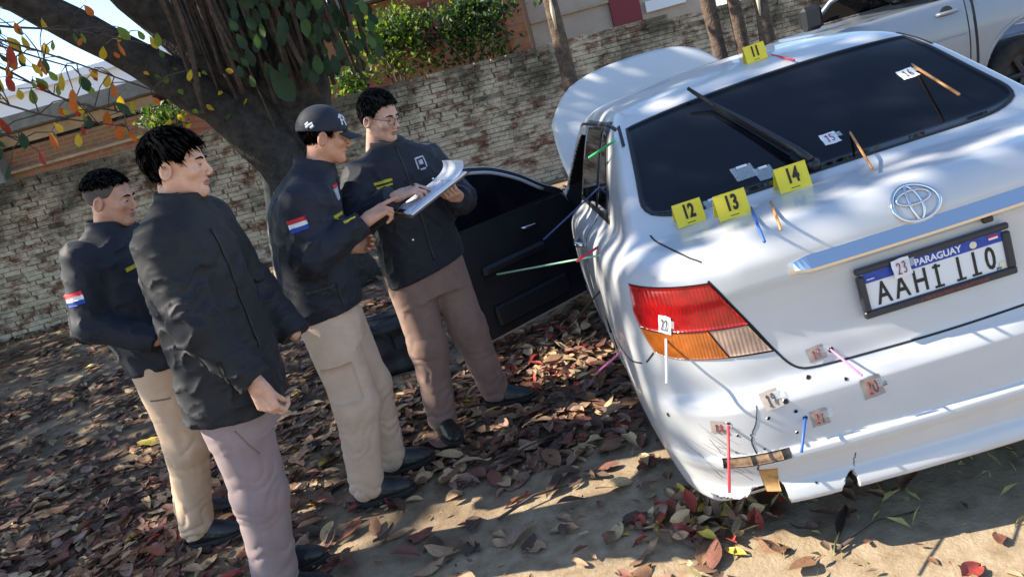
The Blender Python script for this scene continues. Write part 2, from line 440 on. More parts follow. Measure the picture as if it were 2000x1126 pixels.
M_OBR = brick_tex('orange_brick', (.52, .20, .10), (.42, .15, .075), (.38, .27, .19), 2.2); M_PBR = brick_tex('pinkish_brick', (.50, .25, .16), (.42, .20, .125), (.46, .36, .27), 2.2)
M_PLAS = mat('tan_plaster', (.42, .33, .24), .9, noise=(3, .25), bump=(40, .3, .004)); M_GREY = mat('grey_concrete', (.20, .215, .22), .85, noise=(5, .3)); M_BEIGE = mat('beige_render', (.46, .38, .31), .9, noise=(2, .12)); M_WHT = mat('white_render', (.80, .82, .84), .85); M_MAROON = mat('maroon_paint', (.20, .022, .035), .6)
hA = empty('brick_house', (-9.5, 14.2, 0), 'low brick house with grey roof edge behind the wall at far left', 'house')
box('wall', (0, 2.0, 1.40), (8.4, 4, 2.80), M_PBR, hA); box('plaster_band', (0, -.010, 2.96), (8.4, .05, .20), M_PLAS, hA); box('roof_edge', (.15, 1.9, 3.20), (9.0, 4.6, .25), M_GREY, hA)
box('column', (1.10, -.10, 1.5), (.34, .34, 3.0), M_GREY, hA, .01); box('wall_coping', (0, -.06, 2.42), (8.4, .10, .05), M_PLAS, hA)
hW = empty('white_house', (-12, 23, 0), 'tall white house seen through leaves beyond the brick house', 'house')
box('wall', (0, 3, 2.5), (11, 6, 5.0), M_WHT, hW); box('parapet', (0, -.05, 5.06), (11.2, .3, .22), M_WHT, hW)
for wx in (-3, 0, 3): box('window', (wx, -.03, 3.6), (1.1, .08, 1.2), M_GLASS if 'M_GLASS' in globals() else M_GREY, hW)
hO = empty('orange_brick_house', (-1.0, 14.0, 0), 'orange brick house front behind the sunlit shrubs', 'house')
box('wall', (-.4, 1.8, 1.75), (5.2, 3.6, 3.5), M_OBR, hO); box('corner_pier', (2.33, -.02, 1.9), (.34, .38, 3.8), M_OBR, hO, .01); box('roof_edge', (-.3, 1.7, 3.6), (5.9, 4.1, .16), M_GREY, hO)
box('window', (.55, -.02, 2.9), (.9, .10, .8), M_MAROON, hO)
hB = empty('beige_house', (4.2, 16.2, 0), 'plain beige house wall with maroon door behind the brick wall', 'house')
box('wall', (-.4, 2, 2.3), (3.9, 4, 4.6), M_BEIGE, hB); box('plinth_band', (-.4, -.03, 2.62), (3.9, .08, .06), M_PLAS, hB); box('door', (-.36, -.04, 1.7), (.62, .10, 3.4), M_MAROON, hB); box('light_panel', (.48, -.04, 2.30), (.85, .1, .22), M_WHT, hB); box('roof', (-.4, 1.9, 4.7), (4.3, 4.6, .2), M_GREY, hB)

# ------------------------------------------------------------------ trees
M_BARK = mat('grey_bark', (.040, .033, .028), .95, noise=(9, .6), bump=(28, .9, .03)); M_BARK2 = mat('brown_bark', (.11, .075, .055), .95, noise=(14, .5), bump=(40, .9, .02)); M_ROOT = mat('aerial_root', (.075, .048, .034), .9, noise=(20, .5)); M_TWIG = mat('twig', (.075, .055, .045), .9)
def leafm(n, c, tr=.35): return mat(n, c, .5, 0, noise=(9, .30), transl=tr, spec=.35)
LG = [leafm('leaf_dark_green', (.022, .050, .018)), leafm('leaf_green', (.050, .105, .022)), leafm('leaf_yellow_green', (.16, .22, .030), .45), leafm('leaf_yellow', (.55, .36, .03), .5), leafm('leaf_orange', (.52, .13, .02), .5), leafm('leaf_red', (.36, .04, .02), .5)]
def leaves(P, D, Nn, S, kinds, lod=0):
    """P pos, D along, Nn normal, S length -> V,F,M ; lod 0: 4 triangles"""
    P, D, Nn = [np.asarray(a, float) for a in (P, D, Nn)]; D = D / np.linalg.norm(D, axis=1)[:, None]; Nn = Nn - D * (D * Nn).sum(1)[:, None]; Nn /= np.linalg.norm(Nn, axis=1)[:, None] + 1e-9; T = np.cross(D, Nn); S = np.asarray(S)[:, None]
    if lod == 0:
        prof = [(0, 0, 0), (.55, .27, .05), (.55, -.27, .05), (.5, 0, -.0), (1, 0, .02)]; fc = [(0, 1, 3), (0, 3, 2), (3, 1, 4), (3, 4, 2)]
    else:
        prof = [(0, 0, 0)]; st = [(.2, .14), (.45, .25), (.7, .27), (.9, .15)]
        for a, w in st: prof += [(a, w, .06), (a, 0, 0), (a, -w, .06)]
        prof.append((1, 0, .03)); fc = [(0, 1, 2), (0, 2, 3)]
        for k in range(3): b = 1 + 3 * k; fc += [(b, b + 3, b + 4, b + 1), (b + 1, b + 4, b + 5, b + 2)]
        fc += [(10, 13, 11), (11, 13, 12)]
    n = len(prof); V = np.stack([P + D * S * a + T * S * w + Nn * S * h for a, w, h in prof], 1).reshape(-1, 3)
    Fs = [tuple(i * n + k for k in f) for i in range(len(P)) for f in fc]; return V, Fs, np.repeat(np.asarray(kinds), len(fc))
def rdir(n): v = npr.normal(size=(n, 3)); return v / np.linalg.norm(v, axis=1)[:, None]
def branch(mb, pts, r, seg=10): 
    q = resample(pts, max(4, len(pts) * 4)); rr = np.interp(np.linspace(0, 1, len(q)), np.linspace(0, 1, len(r)), r); rr = rr * (1 + .07 * npr.normal(size=len(rr))); mb.tube(q, rr, seg)
big = empty('fig_tree', (-1.85, 8.0, 0), 'big leaning tree with thick dark limbs and hanging roots, upper left', 'tree'); bl = Vector((-1.85, 8.0, 0))
def rel(L): return [tuple(Vector(p) - bl) for p in L]
tm = MB(); branch(tm, rel([(-1.75, 8.0, -.1), (-1.80, 8.0, .8), (-1.88, 8.05, 1.6), (-1.95, 8.1, 2.4), (-2.0, 8.2, 3.4), (-2.2, 8.4, 5.2)]), [.42, .26, .24, .26, .24, .18], 16); tm.build('trunk', M_BARK, big, True)
for pts, r in (([(-1.80, 7.9, 1.0), (-2.05, 7.8, 1.72), (-2.30, 7.75, 2.08), (-2.65, 7.7, 2.50), (-3.05, 7.5, 2.95), (-3.75, 7.2, 3.65), (-5.2, 6.6, 4.9), (-7.5, 6.0, 5.8)], [.28, .22, .165, .150, .140, .13, .10, .06]),
               ([(-1.80, 8.1, 1.4), (-1.5, 8.0, 2.2), (-1.25, 7.9, 3.0), (-.9, 7.6, 4.4), (-.2, 7.0, 5.6)], [.30, .24, .2, .15, .08]),
               ([(-2.0, 8.0, 2.2), (-2.55, 7.9, 3.1), (-3.3, 7.7, 4.3), (-4.5, 7.2, 5.6), (-6.5, 7, 6.6)], [.30, .26, .2, .14, .06]),
               ([(-1.78, 7.95, .9), (-1.95, 7.9, 1.8), (-2.28, 7.9, 2.7), (-2.75, 7.9, 3.8), (-3.3, 8, 5)], [.24, .2, .18, .15, .1]), ([(-1.7, 8.1, 1.0), (-1.62, 8.1, 2.0), (-1.7, 8.2, 3.0), (-1.9, 8.3, 4.4)], [.22, .17, .15, .12]),
               ([(-2.1, 8.3, 4.2), (-3.5, 9.0, 5.6), (-5.5, 9.8, 6.4), (-8, 10.2, 6.6)], [.24, .18, .12, .05]), ([(-2.1, 8.2, 4.0), (-2.6, 6.5, 5.4), (-4.0, 4.8, 6.2), (-6.0, 3.2, 6.4)], [.2, .16, .1, .05]),
               ([(-5.2, 6.6, 4.9), (-6.5, 4.8, 5.4), (-7.5, 3.2, 5.6), (-9, 1.8, 5.8)], [.10, .08, .06, .03]), ([(-3.75, 7.2, 3.65), (-4.6, 6.1, 4.0), (-5.6, 5.2, 4.5)], [.10, .06, .03])):
    b_ = MB(); branch(b_, rel(pts), r, 12); b_.build('limb', M_BARK, big, True)
for k in range(85):
    x = rnd.uniform(-2.45, -.72); y = rnd.uniform(7.35, 8.0); z1 = rnd.uniform(3.4, 4.4); z0 = rnd.choice([1.75, 1.9, 2.05, 2.2]) + rnd.uniform(0, .5); dx = rnd.uniform(-.18, .10)
    b_ = MB(); b_.tube(resample(rel([(x + dx, y, z1), (x + dx * .6 + rnd.uniform(-.05, .05), y, (z0 + z1) / 2), (x, y, z0)]), 9), [rnd.uniform(.008, .028)] * 9, 5); b_.build('aerial_root', M_ROOT, big, True)
b_ = MB(); branch(b_, rel([(-2.42, 7.9, -.02), (-2.34, 7.95, .6), (-2.19, 8.0, 1.31), (-2.15, 8.0, 1.83), (-2.05, 8.05, 2.5)]), [.06, .05, .045, .05, .06], 8); b_.build('pale_root', mat('pale_bark', (.36, .32, .26), .9, noise=(14, .4), bump=(40, .6, .01)), big, True)
# crown: leaves mostly out of view, laid out to shade; gaps cut for wanted sun patches
SUNV = np.array(SUN)
# lit patches as (x, y, z, rx, ry, rotation)
LIT = [(-.35, 2.70, 0, .75, .12, -5), (.25, 2.66, 0, .30, .14, 0), (.30, 2.04, 0, .60, .07, -10), (1.5, 1.58, 0, 1.6, .26, -8), (-1.15, 3.25, 0, .10, .05, 0), (.22, 4.0, 0, .28, .16, 10), (-.1, 4.3, 0, .10, .10, 0), (-2.6, 4.6, 0, .25, .03, 0), (-1.75, 4.25, 0, .06, .06, 0), (.0, 3.12, 0, .30, .01, -10), (-.2, 3.45, 0, .2, .01, -8),
       (.38, 2.0, .52, .10, .08, 0), (.36, 2.6, .95, .02, .20, 0), (.58, 2.12, 1.0, .08, .0, -15), (.47, 3.1, 1.2, .05, .10, 0), (1.1, 2.20, 1.04, .06, -.04, -12), (1.2, 3.6, 1.45, .4, .0, -14), (.34, 2.4, .6, .03, .2, 0),
       (-1.80, 3.08, 1.10, .08, .14, 0), (-1.76, 3.06, .85, .06, .10, 0), (-1.68, 3.05, .30, .08, .10, 0), (-1.76, 3.2, .15, .06, .10, 0), (-1.25, 2.45, .86, .08, .20, 0), (-1.20, 2.42, .45, .08, .10, 0), (-1.20, 2.42, .2, .06, .08, 0), (-1.20, 2.45, 1.42, .05, .12, 0), (-.60, 3.5, .78, .10, .12, 0), (-.62, 3.48, 1.46, .08, .08, 0), (-.62, 3.5, .5, .08, .08, 0), (-.95, 3.05, .9, .04, .10, 0), (-.66, 3.12, 1.74, .05, .06, 0)]
for _ in range(34): LIT.append((rnd.uniform(-5.5, -1.2), rnd.uniform(3.4, 9.5), 0, rnd.uniform(.0, .16), rnd.uniform(-.03, .02), rnd.uniform(-20, 10)))
for _ in range(10): LIT.append((rnd.uniform(-5, 2), 11.0, rnd.uniform(.3, 1.6), rnd.uniform(-.02, .15), rnd.uniform(.0, .15), 0))
def shade_keep(P):
    k = np.ones(len(P), bool)
    for (x, y, z, rx, ry, ro) in LIT:
        q = P - SUNV * ((P[:, 2] - z) / SUNV[2])[:, None]; dx, dy = q[:, 0] - x, q[:, 1] - y; c, s = math.cos(R(ro)), math.sin(R(ro))
        k &= ~((((dx * c + dy * s) / (rx + .12)) ** 2 + ((-dx * s + dy * c) / (ry + .11)) ** 2) < 1)
    return k
NL = 30000
fx = npr.uniform(-10, 3.6, NL); fy = npr.uniform(1.0, 10.5, NL); zz = npr.uniform(4.6, 7.4, NL)
clump = np.sin(fx * 2.3 + 1.7 * np.sin(fy * 1.9)) + np.sin(fy * 2.9 + zz * 2 + 1.3 * np.sin(fx * 1.1))
thin = np.where(fx > 2.4, .85, 1.0) * np.where(fy < 1.7, .8, 1.0)
keep = (npr.rand(NL) < np.clip(.92 + .22 * clump, .45, 1) * thin)
CP = np.stack([fx, fy, np.zeros(NL)], 1) + SUNV * (zz / SUNV[2])[:, None]
CP = CP[keep]; CP = CP[shade_keep(CP)]; n = len(CP)
Nn = rdir(n) * .8 + [0, 0, .6] + SUNV * .5
V, Fs, Mi = leaves(CP - np.array(bl), rdir(n) * [1, 1, .5], Nn, npr.uniform(.16, .28, n), npr.choice(6, n, p=[.46, .30, .12, .05, .04, .03]))
co_ = obj('crown', V, Fs, LG, big, False, Mi); co_['kind'] = 'stuff'
# dark leaves hanging under the limbs, each its own part
def leaf_part(parent, org, p, s, kind, d=None, nn=None, name='leaf'):
    p = np.array([p], float); d = rdir(1) if d is None else np.array([d], float); nn = (rdir(1) * .6 + [0, -1, .2]) if nn is None else np.array([nn], float)
    V, Fs, _ = leaves(p - np.array(org), d, nn, [s], [0], 1); return obj(name, V, Fs, LG[kind], parent, True)
for k in range(190):
    leaf_part(big, bl, (rnd.uniform(-1.85, -.62), rnd.uniform(7.0, 7.9), rnd.uniform(2.20, 3.25)), rnd.uniform(.09, .20), rnd.choice([0, 0, 0, 0, 1]), (rnd.uniform(-.4, .4), rnd.uniform(-.3, .3), -1))
leaf_part(big, bl, (-1.52, 6.9, 2.26), .34, 0, (.3, .1, -1), (0, -1, .3))
for k in range(26): leaf_part(big, bl, (rnd.uniform(-2.75, -1.95), rnd.uniform(7.2, 7.6), rnd.uniform(2.0, 2.55)), rnd.uniform(.05, .10), rnd.choice([1, 2, 2, 3]), None)
# a drooping branch of autumn leaves in the upper left corner
al = empty('almond_tree_branch', (-4.6, 5.6, 2.6), 'drooping branch with red, orange and yellow leaves in the upper left', 'branch'); ao = Vector((-4.6, 5.6, 2.6))
tw = [[(-4.6, 5.0, 3.9), (-3.3, 5.2, 3.05), (-2.6, 5.4, 2.60), (-2.05, 5.5, 2.20)], [(-4.3, 5.2, 3.3), (-3.3, 5.4, 2.60), (-2.85, 5.5, 2.25), (-2.35, 5.6, 2.02)], [(-4.4, 5.4, 3.0), (-3.5, 5.6, 2.45), (-3.1, 5.6, 2.12)], [(-4.2, 5.6, 3.6), (-3.1, 5.8, 2.95), (-2.5, 5.9, 2.75), (-2.1, 6.0, 2.55)], [(-4.0, 5.3, 3.1), (-3.0, 5.2, 2.80), (-2.4, 5.2, 2.45)], [(-4.1, 5.9, 3.2), (-3.3, 6.0, 2.75), (-2.9, 6.1, 2.35), (-2.45, 6.1, 2.12)]]
tips = []
for q in tw:
    q2 = resample(q, 14); MB().tube([tuple(Vector(a) - ao) for a in q2], np.linspace(.016, .005, 14), 6).build('twig', M_TWIG, al, True)
    for a in q2[4:]:
        for _ in range(3):
            e = a + npr.normal(size=3) * [.13, .18, .11]; tips.append(e)
            MB().tube([tuple(Vector(a) - ao), tuple(Vector((a + e) / 2 + [0, 0, .03]) - ao), tuple(Vector(e) - ao)], [.005, .004, .003], 4).build('twig', M_TWIG, al, True)
for e in tips:
    leaf_part(al, ao, e, rnd.uniform(.06, .13), rnd.choices([0, 1, 2, 3, 4, 5], [3, 2, 4, 4, 4, 3])[0], (rnd.uniform(-.6, .6), rnd.uniform(-.5, .5), -1))
# slim trees in front of the wall
for i, (x, y, r, lean, lb) in enumerate(((1.375, 9.5, .105, .0, 'slim tree trunk before the wall, left of the raised bonnet'), (3.35, 9.7, .095, -.03, 'leftmost of three slim trunks above the car roof'), (3.62, 9.6, .085, -.02, 'middle one of three slim trunks above the car roof'), (3.82, 9.3, .10, .0, 'slim trunk with pale painted sun spot right behind yellow marker eleven'))):
    t_ = empty('slim_tree', (x, y, 0), lb, 'tree', 'slim trees in front of the brick wall')
    b_ = MB(); branch(b_, [(0, 0, -.05), (.02, 0, 1.2), (lean * 2 + .01, 0, 2.4), (lean * 3, .05, 3.6), (lean * 4, .1, 4.6)], [r * 1.15, r, r * .9, r * .75, r * .5], 12); b_.build('trunk', M_BARK2, t_, True)
    for k in range(4):
        a = rnd.uniform(0, 6.28); b_ = MB(); z0 = 3.2 + .3 * k; branch(b_, [(lean * 3, .05, z0), (lean * 3 + .5 * math.cos(a), .5 * math.sin(a), z0 + .5), (lean * 3 + 1.1 * math.cos(a), 1.1 * math.sin(a), z0 + .9)], [.04, .03, .012], 6); b_.build('limb', M_BARK2, t_, True)
    nL = 420; P = npr.normal(size=(nL, 3)) * [.75, .7, .55] + [lean * 3, 0, 4.7]; V, Fs, Mi = leaves(P, rdir(nL) * [1, 1, .6], rdir(nL) * .7 + [0, 0, .8], npr.uniform(.12, .22, nL), npr.choice(4, nL, p=[.4, .4, .15, .05])); c_ = obj('crown', V, Fs, LG, t_, False, Mi); c_['kind'] = 'stuff'
    if i in (0, 3):
        q = MB(); q.tube([(.02 - r * .3, -r * .95, 2.05), (.02 - r * .25, -r * 1.02, 2.25), (.02 - r * .2, -r * .9, 2.45)] if i == 0 else [(-r * .5, -r * .8, 1.55), (-r * .5, -r * .9, 1.75), (-r * .45, -r * .75, 1.9)], [.010, .026, .008], 8); q.build('sun_spot', mat('sun_spot_tone_%d' % i, (.62, .52, .38), .8), t_, True)  # sunlit spots on the bark, put in as pale inlays
# shrubs behind the wall, each with stems and leaves
for (x, y, z, rx, rz, n, pr, lb) in ((-.75, 12.6, 2.75, .75, .55, 1900, [.22, .38, .40], 'sunlit yellow-green shrub rising over the wall beside the big tree'), (.45, 12.7, 2.65, .95, .60, 3000, [.62, .30, .08], 'dense dark green shrub topping the wall left of the slim tree'), (-1.55, 12.3, 2.15, .35, .45, 700, [.3, .4, .3], 'small leafy vine on the wall behind the capped man'), (-4.35, 11.7, 2.45, .35, .22, 420, [.2, .5, .3], 'little green plant growing on the wall top behind the padded jacket man')):
    sh = empty('shrub', (x, y, 0), lb, 'shrub'); P = npr.normal(size=(n, 3)); P /= np.linalg.norm(P, axis=1)[:, None]; P *= (npr.rand(n, 1) ** .45); P = P * [rx, .45, rz] * (1 + .25 * np.sin(P * 7).sum(1))[:, None] + [0, 0, z]
    V, Fs, Mi = leaves(P, rdir(n), rdir(n) + [-.3, 0, .7], npr.uniform(.06, .13, n), npr.choice(3, n, p=pr)); c_ = obj('foliage', V, Fs, LG[:3], sh, False, Mi); c_['kind'] = 'stuff'
    for k in range(5): tube('stem', [(rnd.uniform(-.1, .1), 0, 0), (rnd.uniform(-.3, .3) * rx, 0, z * .6), (rnd.uniform(-.8, .8) * rx, rnd.uniform(-.2, .2), z + rnd.uniform(0, .5) * rz)], [.03, .02, .008], M_TWIG, sh, 6)
# ------------------------------------------------------------------ white saloon car
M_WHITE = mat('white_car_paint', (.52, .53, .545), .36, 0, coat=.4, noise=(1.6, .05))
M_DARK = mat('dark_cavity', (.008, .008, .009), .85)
M_GLASS = mat('tinted_glass', (.005, .006, .009), .04, 0, noise=(2.2, .5), spec=.24)
M_RUBBER = mat('black_rubber', (.012, .012, .013), .6)
M_PLASTIC = mat('black_plastic', (.015, .015, .017), .42, bump=(300, .1, .001))
M_CHROME = mat('chrome', (.72, .73, .75), .16, 1.0)
M_SEAM = mat('panel_gap', (.02, .021, .024), .9)
M_TYRE = mat('tyre_rubber', (.018, .017, .016), .85, noise=(14, .5), bump=(90, .3, .004))
M_RIM = mat('alloy_rim', (.42, .43, .44), .3, .9)
M_INNER = mat('brown_bumper_core', (.17, .105, .06), .8, noise=(30, .6), bump=(80, .4, .003))
M_CHIP = mat('bare_plastic_chip', (.42, .235, .085), .65, noise=(18, .35))
def lens_mat(name, col, sc):
    m = mat(name, col, .12, 0, coat=.7); t = m.node_tree; b = t.nodes['Principled BSDF']
    co = t.nodes.new('ShaderNodeTexCoord'); w = t.nodes.new('ShaderNodeTexWave'); w.bands_direction = 'X'
    w.inputs['Scale'].default_value = sc; w.inputs['Distortion'].default_value = .6
    t.links.new(co.outputs['Object'], w.inputs['Vector'])
    n = t.nodes.new('ShaderNodeTexNoise'); n.inputs['Scale'].default_value = 26; t.links.new(co.outputs['Object'], n.inputs['Vector'])
    mx = t.nodes.new('ShaderNodeMix'); mx.data_type = 'RGBA'
    mx.inputs['A'].default_value = (*[x * .45 for x in col], 1); mx.inputs['B'].default_value = (*[min(1, x * 1.5) for x in col], 1)
    t.links.new(n.outputs['Fac'], mx.inputs['Factor']); t.links.new(mx.outputs['Result'], b.inputs['Base Color'])
    bp = t.nodes.new('ShaderNodeBump'); bp.inputs['Strength'].default_value = .25; bp.inputs['Distance'].default_value = .004
    t.links.new(w.outputs['Fac'], bp.inputs['Height']); t.links.new(bp.outputs[0], b.inputs['Normal'])
    return m
M_RED = lens_mat('red_lens', (.42, .006, .008), 30)
M_ORANGE = lens_mat('orange_lens', (.40, .105, .014), 34)
M_CLEAR = lens_mat('clear_lens', (.42, .28, .21), 26)

CX, CY, CZ, CYAW, CPIT, CROL = 1.198, 1.845, .015, R(3.18), R(2.7), R(3.24)
_Rz = Matrix(((math.cos(CYAW), math.sin(CYAW), 0), (-math.sin(CYAW), math.cos(CYAW), 0), (0, 0, 1)))
_Rx = Matrix(((1, 0, 0), (0, math.cos(CPIT), math.sin(CPIT)), (0, -math.sin(CPIT), math.cos(CPIT))))
_Ry = Matrix(((math.cos(CROL), 0, -math.sin(CROL)), (0, 1, 0), (math.sin(CROL), 0, math.cos(CROL))))
CAR_R = _Rz @ _Rx @ _Ry
CAR_M = Matrix.Translation((CX, CY, CZ)) @ CAR_R.to_4x4()
def c2w(p): return CAR_M @ Vector(p)

car_w = cub([.12, .22, .32, .45, .62, .80, .93, 1.02, 1.12], [.79, .825, .85, .866, .874, .866, .845, .815, .77])
car_sr = cub([.12, .19, .215, .235, .262, .292, .34, .372, .386, .402, .46, .54, .566, .592, .606, .625, .66, .72, .80, .86, .90, .95, 1.0, 1.06],
             [.11, .050, .016, .004, .010, .024, .016, .003, .004, .018, .015, .012, .022, .046, .055, .059, .062, .070, .071, .064, .054, .055, .064, .084])
car_zt = cub([-.1, .06, .14, .3, .55, .9, 1.5, 2.5, 3.3, 3.6, 4.0, 4.35, 4.7], [1.02, 1.034, 1.042, 1.048, 1.05, 1.045, 1.03, 1.005, .99, .965, .90, .80, .68])
car_wc = cub([.90, 1.0, 1.1, 1.2, 1.3, 1.38, 1.45, 1.55], [.80, .762, .724, .688, .648, .61, .565, .49])
car_zr = cub([.85, 1.05, 1.2, 1.4, 1.8, 2.2, 2.6, 3.0], [1.36, 1.418, 1.452, 1.478, 1.502, 1.498, 1.462, 1.38])
jag = (np.array([-.95, -.80, -.785, -.74, -.70, -.665, -.645, -.60, -.572, -.560, -.552, -.43, -.412, -.40, -.385, -.372, -.357, -.350, 2]),
       np.array([.10, .10, .258, .248, .246, .255, .280, .292, .296, .280, .10, .10, .213, .236, .262, .272, .279, .10, .10]))
def car_f0(P):
    X, S, Z = P[:, 0], P[:, 1], P[:, 2]; ax = np.abs(X)
    side = ax - car_w(Z) + .05 * np.clip((.75 - S) / .75, 0, 1) ** 2 + .10 * np.clip((S - 3.6) / 1.0, 0, 1) ** 2
    rear = car_sr(Z) + .05 * (X / .8) ** 2 - S
    front = S - 4.56 + .22 * (X / .8) ** 2
    low = smax(smax(rear, side, .30), front, .3)
    low = smax(low, Z - (car_zt(S) - .028 * (X / .75) ** 2), .085)
    low = smax(low, .205 - Z, .03)
    cs = (ax - car_wc(Z)) * .93
    sg = .515 + 1.62 * (Z - 1.06) + .02 * (X / .6) ** 2
    cr = (sg - S) / 1.904
    cf = (S - (3.5 - 1.85 * (Z - 1.0) - .12 * (X / .6) ** 2)) / 2.1
    rf = Z - (car_zr(S) - .05 * (X / .6) ** 2)
    cab = smax(smax(cs, cr, .05), smax(rf, cf, .05), .045)
    return smin(low, smax(cab, .9 - Z, .02), .035)
def car_f(P):
    X, S, Z = P[:, 0], P[:, 1], P[:, 2]; ax = np.abs(X)
    b = car_f0(P)
    for s0 in (1.06, 3.74):
        cyl = np.hypot(S - s0, Z - .33) - .335
        b = np.maximum(b, -np.maximum(cyl, .60 - ax))
    zj = np.interp(X, *jag)
    b = np.maximum(b, -np.maximum(Z - zj, S - .17))
    dr = np.maximum(np.maximum(np.abs(S - 2.66) - .50, np.abs(Z - .84) - .50), np.maximum(X + .58, Z - 1.36 + .5 * np.maximum(S - 2.4, 0) ** 1.3))
    b = np.maximum(b, -dr)
    bay = np.maximum(np.maximum(3.62 - S, S - 4.32), np.maximum(ax - .66, .55 - Z))
    return np.maximum(b, -bay)

car = empty('white_saloon_car', label='white saloon car with open bonnet and driver door, rear towards the viewer', cat='car', mat=CAR_M)
gx = rng(-.93, .93, .009)
gs = np.concatenate([np.arange(-.06, .62, .0085), np.arange(.62, 1.5, .014), np.arange(1.5, 4.62, .03)])
gz = np.concatenate([np.arange(.18, .44, .008), np.arange(.44, 1.56, .0105)])
cV, cF, cN = nets(car_f, gx, gs, gz, 2)
cc = cV[cF].mean(1); cn = cN[cF].mean(1); aX = np.abs(cc[:, 0])
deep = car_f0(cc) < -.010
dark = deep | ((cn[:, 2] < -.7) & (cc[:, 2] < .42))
lidw = np.interp(cc[:, 2], [.60, .614, .64, .684, .94, .96, 1.1], [0, .41, .448, .475, .607, .625, .64])
lid = (~dark) & (aX < lidw) & (cc[:, 1] < .60) & (cc[:, 2] < 1.075)
bump = (~dark) & (~lid) & (cc[:, 1] < .74) & (cc[:, 2] < np.where(aX < .5, .606, .715))
roof = (~dark) & (cc[:, 2] > 1.36)
rest = ~(dark | lid | bump | roof)
def sub(name, mk, m, label=None):
    Fs = cF[mk]; u, inv = np.unique(Fs, return_inverse=True)
    o = obj(name, cV[u], inv.reshape(Fs.shape), m, car, True, None, cN[u])
    if label: o['label'] = label
    return o
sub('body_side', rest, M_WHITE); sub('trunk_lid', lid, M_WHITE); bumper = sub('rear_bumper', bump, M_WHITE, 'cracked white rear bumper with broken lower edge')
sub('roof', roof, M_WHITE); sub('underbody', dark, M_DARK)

# surface helpers (car coordinates)
def rear_pt(X, Z, off=0.0):
    X = np.atleast_1d(np.asarray(X, float)); Z = np.atleast_1d(np.asarray(Z, float)); 
    P = np.stack([X, np.full_like(X, -.2), Z], 1); Q, N = project(car_f0, P, (0, 1, 0), 0, 1.5, 160)
    return Q + N * off, N
GN = np.array([0, -.525, .851])
def glass_pt(X, t, off=0.0):
    """t = height Z along the rear glass"""
    X = np.atleast_1d(np.asarray(X, float)); t = np.atleast_1d(np.asarray(t, float))
    P = np.stack([X, .515 + 1.62 * (t - 1.06), t], 1) + GN * .12
    Q, N = project(car_f0, P, -GN, 0, .4, 80); return Q + N * off, N
def top_pt(X, S, off=0.0):
    X = np.atleast_1d(np.asarray(X, float)); S = np.atleast_1d(np.asarray(S, float))
    Q, N = project(car_f0, np.stack([X, S, np.full_like(X, 1.7)], 1), (0, 0, -1), 0, 1.0, 120); return Q + N * off, N
def side_pt(S, Z, off=0.0):
    S = np.atleast_1d(np.asarray(S, float)); Z = np.atleast_1d(np.asarray(Z, float))
    Q, N = project(car_f0, np.stack([np.full_like(S, -1.1), S, Z], 1), (1, 0, 0), 0, .8, 100); return Q + N * off, N
def ribbon(name, Q, N, width, m, parent, closed=False):
    n = len(Q); V = []; w = np.broadcast_to(np.asarray(width, float), (n,))
    for i in range(n):
        a = Q[(i + 1) % n] if (closed or i < n - 1) else Q[i]; b = Q[i - 1] if (closed or i > 0) else Q[i]
        t = a - b; t /= max(np.linalg.norm(t), 1e-9); s = np.cross(N[i], t); s /= max(np.linalg.norm(s), 1e-9)
        V += [Q[i] - s * w[i] / 2 - N[i] * .003, Q[i] - s * w[i] * .42 + N[i] * .0002, Q[i] + s * w[i] * .42 + N[i] * .0002, Q[i] + s * w[i] / 2 - N[i] * .003]
    Fs = []
    for i in range(n if closed else n - 1):
        j = (i + 1) % n
        for k in range(3): Fs.append((i * 4 + k, i * 4 + k + 1, j * 4 + k + 1, j * 4 + k))
    return obj(name, V, Fs, m, parent, True)
def patch(name, Q, N, nu, nv, m, parent, skirt=.006):
    """grid patch with a short skirt into the surface"""
    Q = np.asarray(Q); V = list(Q); Fs = grid_faces(nu, nv)
    a = np.cross(Q[nv] - Q[0], Q[1] - Q[0])
    if (a @ N[0]) < 0: Fs = [f[::-1] for f in Fs]
    ring = [i * nv for i in range(nu)] + [(nu - 1) * nv + j for j in range(1, nv)] + [i * nv + nv - 1 for i in range(nu - 2, -1, -1)] + [j for j in range(nv - 2, 0, -1)]
    b = len(V); V += [Q[i] - N[i] * skirt for i in ring]; L = len(ring)
    for k in range(L): Fs.append((ring[k], ring[(k + 1) % L], b + (k + 1) % L, b + k))
    return obj(name, V, Fs, m, parent, True)
def coons(c0, c1, d0, d1, nu, nv):
    """c0 bottom, c1 top (u), d0 left, d1 right (v) as (n,2) arrays resampled"""
    c0 = resample(c0, nu); c1 = resample(c1, nu); d0 = resample(d0, nv); d1 = resample(d1, nv)
    u = np.linspace(0, 1, nu)[:, None, None]; v = np.linspace(0, 1, nv)[None, :, None]
    return ((1 - v) * c0[:, None] + v * c1[:, None] + (1 - u) * d0[None] + u * d1[None]
            - ((1 - u) * (1 - v) * c0[0] + u * (1 - v) * c0[-1] + (1 - u) * v * c1[0] + u * v * c1[-1]))

